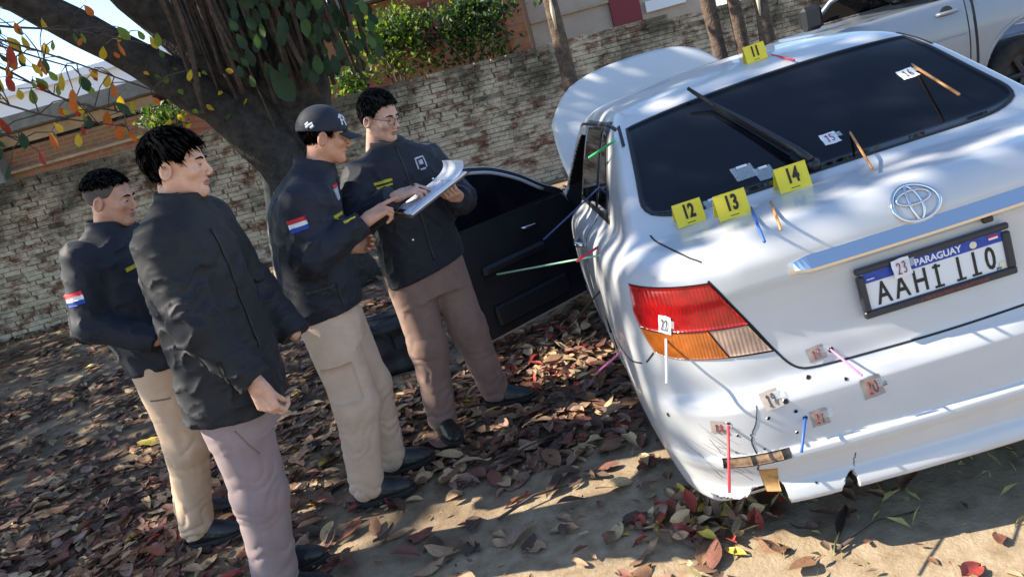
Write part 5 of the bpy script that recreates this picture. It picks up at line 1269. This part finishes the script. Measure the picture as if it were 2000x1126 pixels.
# person 1: far left, navy jacket, khaki trousers, cropped hair, head bent
p1 = dict(base=(-1.62, 3.10, 0), label='young man with cropped hair in navy jacket and khaki trousers, leftmost, head bowed',
    skin=SK1, head=(-1.445, 3.05, 1.575), head_dir=(R(-2), R(14)), hs=.92, yaw=R(2), jaw=1.02,
    hair=[dict(zmin=([-.14, -.06, -.02, .03, .06, .12], [.055, .055, .062, .068, .078, .092]), th=.013, top=1.2, amp=.0018, sc=18, seed=4, len=.02),
          dict(name='cropped_hair', m=M_FADE, zmin=([-.14, -.07, -.03, .0, .025, .06, .12], [-.055, -.05, -.012, .012, .02, .078, .12]), th=.0022, amp=.0006, sc=40, edge=.002)],
    chest=(-1.52, 3.06, 1.28), pelvis=(-1.50, 3.08, .90), hands=[],
    arms=[dict(p=[(-1.56, 2.88, 1.39), (-1.60, 2.82, 1.13), (-1.40, 2.84, 1.0)], r=[.074, .062, .052]), dict(p=[(-1.53, 3.25, 1.39), (-1.52, 3.33, 1.12), (-1.34, 3.22, 1.02)], r=[.08, .066, .055])],
    legs=[dict(p=[(-1.50, 2.99, .86), (-1.52, 2.985, .48), (-1.62, 2.98, .09)], r=[.112, .088, .072]), dict(p=[(-1.50, 3.17, .86), (-1.58, 3.18, .48), (-1.735, 3.20, .09)], r=[.112, .086, .070])],
    shoe_yaw=(R(-3), R(8)),
    jacket=dict(m=M_NAVY2, secs=[(.80, -1.495, 3.075, .145, .195), (.95, -1.50, 3.07, .150, .20), (1.10, -1.525, 3.065, .152, .205), (1.28, -1.545, 3.06, .150, .222), (1.38, -1.545, 3.06, .138, .215), (1.44, -1.53, 3.06, .105, .14), (1.48, -1.515, 3.055, .075, .085), (1.50, -1.51, 3.055, .055, .06)],
        hem=(.855, 0, 0), collar=((-1.505, 3.055, 1.475), .070, .030), amp=.0045, seed=12),
    pants=dict(m=M_KHAKI, secs=[(.72, -1.50, 3.08, .12, .16), (.82, -1.495, 3.08, .13, .175), (.92, -1.495, 3.08, .12, .165)], cuff=.03, seed=2, det=[((-1.50, 2.88, .74), .085, .007, 'pocket_slit', (1, 0, -.15))]))
K1 = 1.035; r1, j1, st1, *_ = person(shifted(p1, K1))
def flag(st, aim, rt, up, w, h):
    for i, m in enumerate((M_FLR, M_FLW, M_FLB)): st('sleeve_flag_stripe', aim, rt, up, w, h / 3 * .98, m, (0, h / 3 * (1 - i)))
flag(st1, (-1.60 * K1, 2.82 * K1, 1.255), (1, .15, 0), (-.12, 0, 1), .075, .052)
st1('name_tape', (-1.42 * K1, 2.93 * K1, 1.30), (.75, .66, 0), (.3, 0, 1), .05, .016, M_YEL)

# person 2: tall, black padded jacket, mauve trousers, thick black hair
d2 = np.array((-.02, -.02, -1.0))
p2 = dict(base=(-1.15, 2.60, 0), label='tall man with thick black hair in long black padded jacket and mauve trousers',
    skin=SK2, head=(-.968, 2.58, 1.625), head_dir=(R(2), R(9)), hs=.925, yaw=R(0), jaw=1.0, nose=.95,
    hair=[dict(zmin=([-.14, -.09, -.05, -.025, .0, .03, .06, .09, .13], [-.062, -.058, -.040, .028, .028, .014, .054, .070, .078]), th=.0165, top=1.15, amp=.0018, sc=12, seed=8, edge=.003, len=.042)],
    chest=(-1.05, 2.59, 1.30), pelvis=(-1.08, 2.60, .92),
    hands=[dict(w=(-.905, 2.355, .905), d=(.10, .03, -1), n=(.25, 1, .1), t=(1, -.2, .1), curls=MR, thumb=(25, 30, 20), s=.98, spread=.10, tdir=(.25, .45, -.85))],
    arms=[dict(p=[(-1.06, 2.425, 1.41), (-1.02, 2.36, 1.14), (-.915, 2.345, .945)], r=[.080, .072, .056], ext=.02), dict(p=[(-1.02, 2.78, 1.42), (-.98, 2.86, 1.14), (-.86, 2.78, .93)], r=[.09, .08, .06])],
    legs=[dict(p=[(-1.07, 2.51, .82), (-1.10, 2.515, .46), (-1.175, 2.53, .09)], r=[.118, .092, .080]), dict(p=[(-1.12, 2.69, .82), (-1.165, 2.70, .46), (-1.245, 2.72, .09)], r=[.118, .092, .078])],
    shoe_yaw=(R(0), R(10)),
    jacket=dict(m=M_BLACK, secs=[(.74, -1.085, 2.59, .168, .205), (.85, -1.075, 2.59, .170, .208), (1.0, -1.06, 2.59, .160, .20), (1.18, -1.055, 2.59, .152, .20), (1.32, -1.05, 2.59, .145, .210), (1.42, -1.045, 2.59, .125, .19), (1.48, -1.035, 2.59, .105, .13), (1.525, -1.02, 2.585, .075, .082), (1.545, -1.015, 2.585, .05, .055)],
        hem=(.79, -.10, 0), collar=((-1.005, 2.585, 1.515), .070, .036), amp=.0050, sc=4.5, seed=21, an=(1.2, 1.2, 1.1)),
    pants=dict(m=M_MAUVE, secs=[(.70, -1.08, 2.60, .13, .17), (.80, -1.08, 2.60, .135, .18), (.90, -1.08, 2.60, .12, .165)], cuff=.05, seed=7, det=[((-1.03, 2.40, .70), .004, .12, 'pocket_slit', (1, 0, .3))]))
K2 = .972; r2, j2, st2, *_ = person(shifted(p2, K2))
# zip and hem cuff edges of the padded jacket
st2('zip_line', (-.90 * K2, 2.50 * K2, 1.20), (.55, .83, 0), (0, 0, 1), .010, .42, M_RUBBER, nu=3, nv=20)
st2('pocket_welt', (-.98 * K2, 2.40 * K2, .96), (1, .1, 0), (.35, 0, 1), .014, .14, M_RUBBER, nu=3, nv=8)

# person 3: navy jacket, black cap, pale khaki trousers, pointing at the clipboard
p3 = dict(base=(-.80, 3.14, 0), label='man in black baseball cap and navy parka pointing at the clipboard',
    skin=SK3, head=(-.575, 3.17, 1.585), head_dir=(R(14), R(16)), hs=.92, yaw=R(18), jaw=1.0,
    hair=[dict(zmin=([-.14, -.08, -.04, -.015, .015, .05, .12], [-.070, -.066, -.050, .022, .006, .05, .12]), th=.006, amp=.002, sc=30, seed=5)],
    chest=(-.72, 3.15, 1.28), pelvis=(-.79, 3.14, .92),
    hands=[dict(w=(-.490, 2.985, 1.232), d=(.80, .42, .24), n=(.15, .55, -.80), t=(-.10, .45, .9), curls=((6, 6, 4), (48, 60, 40), (52, 66, 40), (56, 66, 40)), thumb=(20, 30, 20), s=.95, tdir=(.75, .62, .05)),
           dict(w=(-.66, 3.28, 1.105), d=(.9, .1, -.15), n=(.1, -.9, .3), t=(.1, .3, 1), curls=((40, 45, 30),) * 4, s=.92)],
    arms=[dict(p=[(-.715, 2.965, 1.370), (-.735, 2.90, 1.155), (-.535, 2.96, 1.218)], r=[.080, .072, .055], ext=.03), dict(p=[(-.70, 3.36, 1.40), (-.74, 3.44, 1.14), (-.68, 3.30, 1.11)], r=[.084, .074, .054], ext=.0)],
    legs=[dict(p=[(-.80, 3.05, .86), (-.79, 3.04, .47), (-.865, 3.03, .09)], r=[.114, .094, .076]), dict(p=[(-.79, 3.23, .86), (-.75, 3.24, .47), (-.775, 3.25, .09)], r=[.112, .090, .072])],
    shoe_yaw=(R(2), R(12)),
    jacket=dict(m=M_NAVY, secs=[(.84, -.805, 3.14, .158, .205), (.95, -.80, 3.14, .165, .212), (1.10, -.785, 3.14, .160, .210), (1.25, -.765, 3.145, .155, .220), (1.36, -.745, 3.15, .145, .222), (1.425, -.72, 3.155, .125, .165), (1.47, -.695, 3.16, .092, .105), (1.50, -.68, 3.16, .068, .075), (1.515, -.675, 3.16, .045, .05)],
        hem=(.885, .08, 0), collar=((-.662, 3.165, 1.478), .074, .034), amp=.0045, seed=33, sc=4.5),
    pants=dict(m=M_KHAKI2, secs=[(.74, -.80, 3.14, .125, .165), (.84, -.80, 3.14, .135, .18), (.94, -.80, 3.14, .12, .165)], cuff=.055, seed=9, det=[((-.795, 2.94, .60), .13, .17, 'cargo_pocket', (1, .15, 0)), ((-.795, 2.93, .665), .135, .006, 'pocket_seam', (1, .15, 0)), ((-.795, 2.93, .65), .006, .05, 'pocket_pleat', (1, .15, 0))]))
p3['collar_dir'] = (R(18), .42)
r3, j3, st3, hc3, HB3, sc3, b3, hl3 = person(p3)
flag(st3, (-.735, 2.91, 1.30), (1, .2, .05), (-.05, 0, 1), .072, .050)
st3('name_tape', (-.60, 3.02, 1.28), (.85, .5, .1), (.0, 0, 1), .055, .014, M_YEL); st3('name_tape', (-.60, 3.02, 1.258), (.85, .5, .1), (.0, 0, 1), .05, .009, M_YEL)
st3('chest_crest', (-.575, 3.05, 1.36), (.85, .5, .1), (0, 0, 1), .034, .05, M_SILV); st3('crest_stripe', (-.575, 3.05, 1.392), (.85, .5, .1), (0, 0, 1), .034, .012, M_FLR)
st3('pocket_flap', (-.74, 2.93, 1.02), (.95, .3, 0), (0, 0, 1), .12, .012, M_RUBBER); st3('pocket_flap', (-.68, 2.95, .97), (.95, .3, 0), (0, 0, 1), .008, .10, M_RUBBER)
# cap
M_CAP = cloth('cap_cloth', (.014, .018, .030)); M_WTHR = mat('white_thread', (.62, .64, .70), .8, noise=(120, .3))
def capf(P):
    q = hl3(P); d = ellip(q, (-.015, 0, .038), (.115, .093, .106)); i = ellip(q, (-.015, 0, .034), (.107, .086, .099))
    zc = .022 + .10 * np.clip(q[:, 0] - .03, 0, 1)
    return smax(smax(d, -i, .006), zc - q[:, 2], .006) * sc3
lo, hi = hc3 - .14, hc3 + .16
V, F, N = nets(capf, rng(lo[0], hi[0], .005), rng(lo[1], hi[1], .005), rng(lo[2], hi[2], .005))
cap = empty('baseball_cap', hc3, 'black baseball cap with white emblem worn by the pointing man', 'cap')
obj('crown', V - hc3, F, M_CAP, cap, True, None, N)
br = []; nb, mb = 17, 9
for i in range(nb):
    a = -1 + 2 * i / (nb - 1)
    for j in range(mb):
        b_ = j / (mb - 1); x = .088 * math.sqrt(max(0, 1 - (a * .80) ** 2)) + b_ * .078 * (1 - .30 * a * a); y = a * .078 * (1 - .08 * b_); z = .030 - .016 * a * a - .022 * b_
        br.append(hc3 + HB3.T @ np.array([x, y, z]) * sc3 - hc3)
bo = obj('brim', br, grid_faces(nb, mb), M_CAP, cap, True); md = bo.modifiers.new('t', 'SOLIDIFY'); md.thickness = .004; md.offset = 0
def capstick(name, pts, w, m):
    Q = np.array([hc3 + HB3.T @ (np.array([-.015, 0, .038]) + .16 * np.array(p) / np.linalg.norm(p)) * sc3 for p in pts]); C0 = hc3 + HB3.T @ np.array([-.015, 0, .038]) * sc3
    D = C0 - Q; D /= np.linalg.norm(D, axis=1)[:, None]; X, N = project(lambda P: ellip(hl3(P), (-.015, 0, .038), (.115, .093, .106)) * sc3, Q, D, 0, .2); ribbon(name, X + N * .002 - hc3, N, w, m, cap)
def sph(az, el): return (math.cos(el) * math.cos(az), math.sin(az) * math.cos(el), math.sin(el))
for pl_ in ([(-.62, .16), (-.60, .62)], [(-.60, .62), (-.36, .50), (-.38, .34), (-.60, .36)], [(-.44, .36), (-.34, .14)], [(-.74, .44), (-.62, .56)]):
    g = resample([(a, b, 0) for a, b in pl_], 10, smooth=False); capstick('cap_emblem', [sph(a, b) for a, b, _ in g], .0065, M_WTHR)
for pl_ in ([(-2.35, .02), (-2.2, .14), (-2.05, .22)], [(-2.38, .12), (-2.25, .24)], [(-2.15, .0), (-2.0, .12)]):
    g = resample([(a, b, 0) for a, b in pl_], 8); capstick('side_emblem', [sph(a, b) for a, b, _ in g], .010, M_WTHR)

# person 4: glasses, navy jacket, taupe trousers, writing on the clipboard
F4 = R(-62)
p4 = dict(base=(-.38, 3.60, 0), label='man with glasses in navy jacket and brown trousers writing on a clipboard',
    skin=SK4, head=(-.375, 3.56, 1.600), head_dir=(R(-36), R(17)), hs=.92, yaw=F4, jaw=1.06,
    hair=[dict(zmin=([-.14, -.08, -.04, -.01, .02, .05, .08, .12], [-.06, -.05, -.03, .026, .018, .066, .078, .082]), th=.017, top=1.3, amp=.002, sc=16, seed=6, len=.022),
          dict(name='beard', m=M_FADE, zmin=([-.14, .0, .02, .05, .08, .12], [.2, .2, .2, .2, .2, .2]), th=.001, amp=0)],
    chest=(-.38, 3.62, 1.28), pelvis=(-.40, 3.62, .92),
    hands=[dict(w=(-.375, 3.270, 1.262), d=(.92, -.10, .12), n=(.10, .30, -.92), t=(.15, .95, .25), curls=((40, 46, 28), (38, 46, 28), (38, 48, 30), (42, 50, 30)), thumb=(15, 20, 15), s=.97),
           dict(w=(-.130, 3.46, 1.165), d=(-.15, -.9, .30), n=(-.15, .3, .95), t=(-.95, 0, -.2), curls=((22, 30, 20),) * 4, s=.95)],
    arms=[dict(p=[(-.545, 3.515, 1.360), (-.62, 3.38, 1.165), (-.42, 3.275, 1.255)], r=[.086, .076, .055], ext=.02), dict(p=[(-.225, 3.71, 1.355), (-.125, 3.66, 1.13), (-.13, 3.50, 1.158)], r=[.078, .070, .053], ext=.02)],
    legs=[dict(p=[(-.475, 3.57, .86), (-.485, 3.55, .47), (-.525, 3.53, .09)], r=[.116, .092, .074]), dict(p=[(-.315, 3.66, .86), (-.275, 3.66, .47), (-.235, 3.70, .09)], r=[.116, .092, .074])],
    shoe_yaw=(R(-70), R(-12)),
    jacket=dict(m=M_NAVY, secs=[(.76, -.39, 3.61, .150, .205), (.88, -.39, 3.61, .155, .208), (1.02, -.385, 3.61, .150, .200), (1.18, -.385, 3.61, .148, .205), (1.32, -.385, 3.61, .142, .220), (1.40, -.385, 3.61, .125, .200), (1.45, -.385, 3.605, .098, .125), (1.485, -.385, 3.60, .072, .08), (1.50, -.385, 3.595, .05, .055)],
        hem=(.835, .16, 0), collar=((-.385, 3.585, 1.468), .070, .034), amp=.0045, seed=44, sc=4.5),
    pants=dict(m=M_TAUPE, secs=[(.72, -.39, 3.61, .125, .175), (.82, -.39, 3.61, .13, .18), (.92, -.39, 3.61, .12, .165)], cuff=.05, seed=5))
p4['hair'] = p4['hair'][:1]; p4['collar_dir'] = (F4, .3)
r4, j4, st4, hc4, HB4, sc4, b4, hl4 = person(p4)
rt4 = (.88, .47, 0)
st4('name_tape', (-.47, 3.50, 1.325), rt4, (0, 0, 1), .085, .013, M_YEL); st4('name_tape', (-.47, 3.50, 1.305), rt4, (0, 0, 1), .075, .010, M_YEL)
st4('zip_line', (-.33, 3.49, 1.18), rt4, (0, 0, 1), .012, .56, M_RUBBER, nu=3, nv=24)
for p in ((-.235, 3.56, 1.27), (-.40, 3.47, 1.03)): st4('snap_button', p, rt4, (0, 0, 1), .011, .011, M_SNAP, nu=4, nv=4)
st4('pocket_flap', (-.255, 3.56, 1.245), rt4, (0, 0, 1), .10, .007, M_RUBBER)
for (ox, oy, w, h) in ((0, .026, .05, .008), (-.023, 0, .007, .05), (.023, 0, .007, .05), (0, -.028, .03, .008), (0, .004, .022, .022)):
    st4('chest_badge', (-.265, 3.55, 1.355), rt4, (0, 0, 1), w, h, M_SILV, (ox, oy))
# beard shadow and glasses
gl = empty('eyeglasses', hc4, 'thin framed eyeglasses worn by the man writing on the clipboard', 'glasses')
gm = MB(); H4 = lambda p: HB4.T @ np.array(p) * sc4
for s in (-1, 1):
    t = np.linspace(0, 2 * math.pi, 29); gm.tube([H4((.104 - .012 * abs(math.cos(a)) * (1 if math.cos(a) * s > 0 else .2), s * .032 + .0225 * math.cos(a), -.001 + .0185 * math.sin(a))) for a in t], .0013, 6, False)
gm.build('rim', M_RUBBER, gl, True)
tube('bridge', [H4((.104, -.010, .004)), H4((.108, 0, .007)), H4((.104, .010, .004))], .0013, M_RUBBER, gl, 6)
for s in (-1, 1): tube('temple', [H4((.092, s * .055, .006)), H4((.07, s * .073, .008)), H4((.0, s * .082, .010)), H4((-.02, s * .083, -.004))], .0014, M_RUBBER, gl, 6)

# clipboard
ctr = np.array((-.235, 3.285, 1.238)); ux = np.array((.34, .16, .125)); ux /= np.linalg.norm(ux); uy = np.array((-.30, .93, .08)); uy -= ux * (ux @ uy); uy /= np.linalg.norm(uy); uz = np.cross(ux, uy)
CM = Matrix(((ux[0], uy[0], uz[0], ctr[0]), (ux[1], uy[1], uz[1], ctr[1]), (ux[2], uy[2], uz[2], ctr[2]), (0, 0, 0, 1)))
cb = empty('clipboard', label='clipboard with white forms held by the man with glasses', cat='clipboard', mat=CM)
M_BOARD = mat('brown_hardboard', (.14, .085, .05), .6, noise=(12, .3)); M_PAPER = mat('paper', (.78, .79, .82), .8); M_PRINT = mat('form_print', (.22, .25, .40), .8)
box('board', (0, 0, -.006), (.34, .235, .004), M_BOARD, cb, .001); box('paper_stack', (0, 0, .0005), (.315, .215, .008), M_PAPER, cb, .001)
for k in range(7): box('printed_line', (-.02, .08 - .024 * k, .0052), (.22 - .03 * (k % 3), .005, .0006), M_PRINT, cb)
pg = []; nb = 14
for i in range(nb):
    a = i / (nb - 1); th = a * 2.4
    for y in (-.107, .107): pg.append((.085 + .06 * a + .035 * math.sin(th), y, 0.007 + .034 * a * a + .008 * (1 - math.cos(th))))
po = obj('turned_page', pg, grid_faces(nb, 2), M_PAPER, cb, True)
box('clip', (-.152, 0, .008), (.025, .09, .012), M_CHROME, cb, .003)
tube('pen', [(-.005, -.030, .010), (-.03, .0, .05), (-.06, .035, .10)], [.002, .004, .004], M_RUBBER, None, 8).matrix_world = CM
pen = bpy.data.objects['pen']; tag(pen, 'dark pen held over the clipboard forms', 'pen')
# ------------------------------------------------------------------ fallen leaves
FL = [mat('dry_brown_leaf', (.205, .108, .060), .8, noise=(22, .35)), mat('maroon_leaf', (.175, .068, .046), .75, noise=(22, .35)), mat('tan_leaf', (.34, .215, .125), .8, noise=(22, .3)), mat('grey_pink_leaf', (.27, .165, .120), .85, noise=(22, .3)),
      mat('straw_leaf', (.50, .36, .20), .8, noise=(22, .25)), mat('yellow_fallen_leaf', (.58, .42, .07), .7, noise=(18, .3)), mat('red_fallen_leaf', (.34, .050, .035), .7, noise=(18, .4)), mat('dark_brown_leaf', (.085, .052, .038), .8, noise=(22, .4))]
def fallen_mesh(seed):
    g = np.random.RandomState(seed); st = np.linspace(0, 1, 7); w = .30 * np.sin(np.pi * st ** .85) ** .8 * (.75 + .25 * st); cu = g.uniform(-.25, .30); ro = g.uniform(-.35, .9); tw_ = g.uniform(-.8, .8); V = []; be = g.uniform(-.18, .18)
    for s, ww in zip(st, w):
        for k, e in enumerate((-1, -.5, 0, .5, 1)):
            y = e * ww * (1 - .12 * abs(e) * ro) ; z = abs(e) ** 1.4 * ww * ro * .75 + cu * (s - .45) ** 2 * 1.4 + tw_ * e * ww * (s - .5) + .012 * math.sin(9 * s + 3 * e + seed) ; V.append((s - .5, y + be * (s - .5) ** 2 * 2, z))
    V = np.array(V); V[:, 2] -= np.percentile(V[:, 2], 12); V[:, 2] = np.maximum(V[:, 2], -.02); V[:, 1] *= g.uniform(.6, 1.1); V[:, :2] *= (1 - .35 * (g.rand(len(V)) < .10))[:, None]; st_ = len(V)
    Fs = grid_faces(7, 5); return V, Fs
NV = 30; FM = [fallen_mesh(k) for k in range(NV)]
kp = [.29, .17, .15, .14, .075, .008, .017, .15]
def occupied(x, y):
    p = CAR_M.inverted() @ Vector((x, y, 0)); return abs(p.x) < .62 and .35 < p.y < 4.3
cand = []
def dens(x, y):
    d = np.where((y < 2.9) & (x > -1.0), .24, 1.0); d = np.where((y < 1.9) & (x > .4), .12, d); return d * np.clip(.9 + .5 * np.sin(x * 3.1 + 1.9 * np.sin(y * 2.3)) * np.sin(y * 2.7 + x), .25, 1.2)
def scatter(n, x0, x1, y0, y1, smin_, smax_):
    x = npr.uniform(x0, x1, n); y = npr.uniform(y0, y1, n); k = npr.rand(n) < dens(x, y)
    for a, b in zip(x[k], y[k]):
        if not occupied(a, b): cand.append((a, b, npr.uniform(smin_, smax_), npr.uniform(0, 6.283), npr.normal() * .16, npr.normal() * .16, npr.randint(NV), npr.choice(8, p=kp), npr.uniform(0, .028)))
scatter(5200, -3.4, 3.0, 1.4, 4.4, .065, .165); scatter(6000, -3.4, 3.0, 1.4, 4.4, .018, .05); scatter(5600, -5.8, 1.4, 3.0, 7.0, .06, .15); scatter(3600, -9.5, 4.5, 6.6, 11.4, .08, .17)
# a heap of leaves against the left rear corner of the car and drifts along the wall
for _ in range(150):
    a, b = npr.normal(.47, .13), npr.normal(2.28, .10); cand.append((a, b, npr.uniform(.06, .12), npr.uniform(0, 6.283), npr.normal() * .5, npr.normal() * .5, npr.randint(NV), npr.choice([0, 2, 4, 4, 6, 5, 3]), npr.uniform(0, .10) * max(0, 1 - math.hypot(a - .47, b - 2.28) / .3)))
for _ in range(260):
    a, b = npr.uniform(-.2, .42), npr.uniform(3.7, 4.7); cand.append((a, b, npr.uniform(.07, .13), npr.uniform(0, 6.283), npr.normal() * .3, npr.normal() * .3, npr.randint(NV), npr.choice([0, 2, 4, 3, 1, 6]), npr.uniform(0, .05)))
sc_ = []
for i, c in enumerate(cand):
    u, v, d = pix((c[0], c[1], .02)); ok = 15 < u < 1985 and 15 < v < 1112 and not (u > 1330 and v < 960) and not (1240 < u and v < 700)
    ok = ok and not (270 < u < 590 and v > 600 and u < 590) and not (690 < u < 760 and v < 950)
    sc_.append((c[2] / d * (1 if ok else 0), i))
sc_.sort(reverse=True); single_l = [i for s, i in sc_[:288]]; ss = set(single_l)
names_ = ['dry brown', 'dark maroon', 'tan', 'greyish pink', 'pale straw', 'yellow', 'red', 'dark brown']
dm = {}
for i in single_l:
    x, y, s, rz, rx, ry, v, k, z = cand[i]
    if (v, k) not in dm: dm[(v, k)] = mesh_data('fallen_leaf', FM[v][0], FM[v][1], FL[k], True)
    o = bpy.data.objects.new('fallen_leaf', dm[(v, k)]); link(o); o.location = (x, y, float(gh(x, y)) + z + .003); o.rotation_euler = (rx, ry, rz); o.scale = (s, s, s)
    tag(o, 'one of many %s fallen leaves lying near on the ground' % names_[k], 'leaf', '%s fallen leaves' % names_[k])
VV, FF, MM = [], [], []; n0 = 0
for i, (x, y, s, rz, rx, ry, v, k, z) in enumerate(cand):
    if i in ss: continue
    M = np.array((Matrix.Rotation(rz, 3, 'Z') @ Matrix.Rotation(ry, 3, 'Y') @ Matrix.Rotation(rx, 3, 'X'))) * s
    V = FM[v][0] @ M.T + [x, y, float(gh(x, y)) + z + .003]; VV.append(V); FF.append(np.array(FM[v][1]) + n0); MM += [k] * len(FM[v][1]); n0 += len(V)
lt = obj('leaf_litter', np.concatenate(VV), np.concatenate(FF), FL, None, True, MM); tag(lt, 'deep litter of fallen brown leaves covering the ground', 'leaf litter', None, 'stuff')
def one_leaf(x, y, s, rz, v, k, lb, rx=.1, ry=.1, z=.02):
    o = obj('fallen_leaf', FM[v][0], FM[v][1], FL[k], None, True); o.location = (x, y, float(gh(x, y)) + z); o.rotation_euler = (rx, ry, rz); o.scale = (s,) * 3; tag(o, lb, 'leaf')
one_leaf(1.02, 1.70, .10, .5, 3, 6, 'bright red fallen leaf on the sand below the bumper, lower right', .3, .2); one_leaf(.82, 1.70, .09, 2.2, 5, 5, 'bright yellow fallen leaf at the bottom edge near the red one', .3, .2)
one_leaf(-2.55, 4.60, .17, .3, 2, 5, 'yellow-green fallen leaf in a sun streak at the left', .4, .2, .04); one_leaf(.32, 2.36, .12, 2.0, 7, 6, 'curled red leaf in the sun streak left of the bumper corner', .4, .3, .03)
one_leaf(-1.0, 5.3, .16, 1.0, 9, 5, 'orange-yellow leaf glowing behind the capped man', 1.0, .2, .12)
# thin dry grass blades and twigs on the sand at the lower right
G = MB()
for _ in range(130):
    x, y = rnd.uniform(.3, 2.2), rnd.uniform(1.35, 2.25); a = rnd.uniform(0, 6.28); h = rnd.uniform(.015, .06); z = float(gh(x, y)); dx, dy = math.cos(a), math.sin(a); w = .0018
    G.add([(x - dy * w, y + dx * w, z), (x + dy * w, y - dx * w, z), (x + dx * h * .4, y + dy * h * .4, z + h * .7), (x + dx * h * 1.3, y + dy * h * 1.3, z + h * .8)], [(0, 1, 2), (0, 2, 3)])
gr_ = G.build('dry_grass', mat('dry_grass_blade', (.26, .25, .10), .8, noise=(8, .4))); tag(gr_, 'sparse short grass blades on the sand behind the car', 'grass', None, 'stuff')
for (a, b, c, lb) in (((.75, 1.93), (1.05, 1.99), .006, 'thin dry twig lying on the sand under the bumper'), ((-.30, 2.60), (.02, 2.72), .007, 'short brown twig in the sunlit sand strip'), ((-.45, 2.95), (.18, 3.22), .006, 'long thin twig across the leaves in front of the open door')):
    (x0, y0), (x1, y1) = a, b; o = tube('twig', [(x0, y0, float(gh(x0, y0)) + .015), ((x0 + x1) / 2, (y0 + y1) / 2 + .012, .022), (x1, y1, float(gh(x1, y1)) + .018)], [c, c * .8, c * .5], M_TWIG, None, 6); tag(o, lb, 'twig')
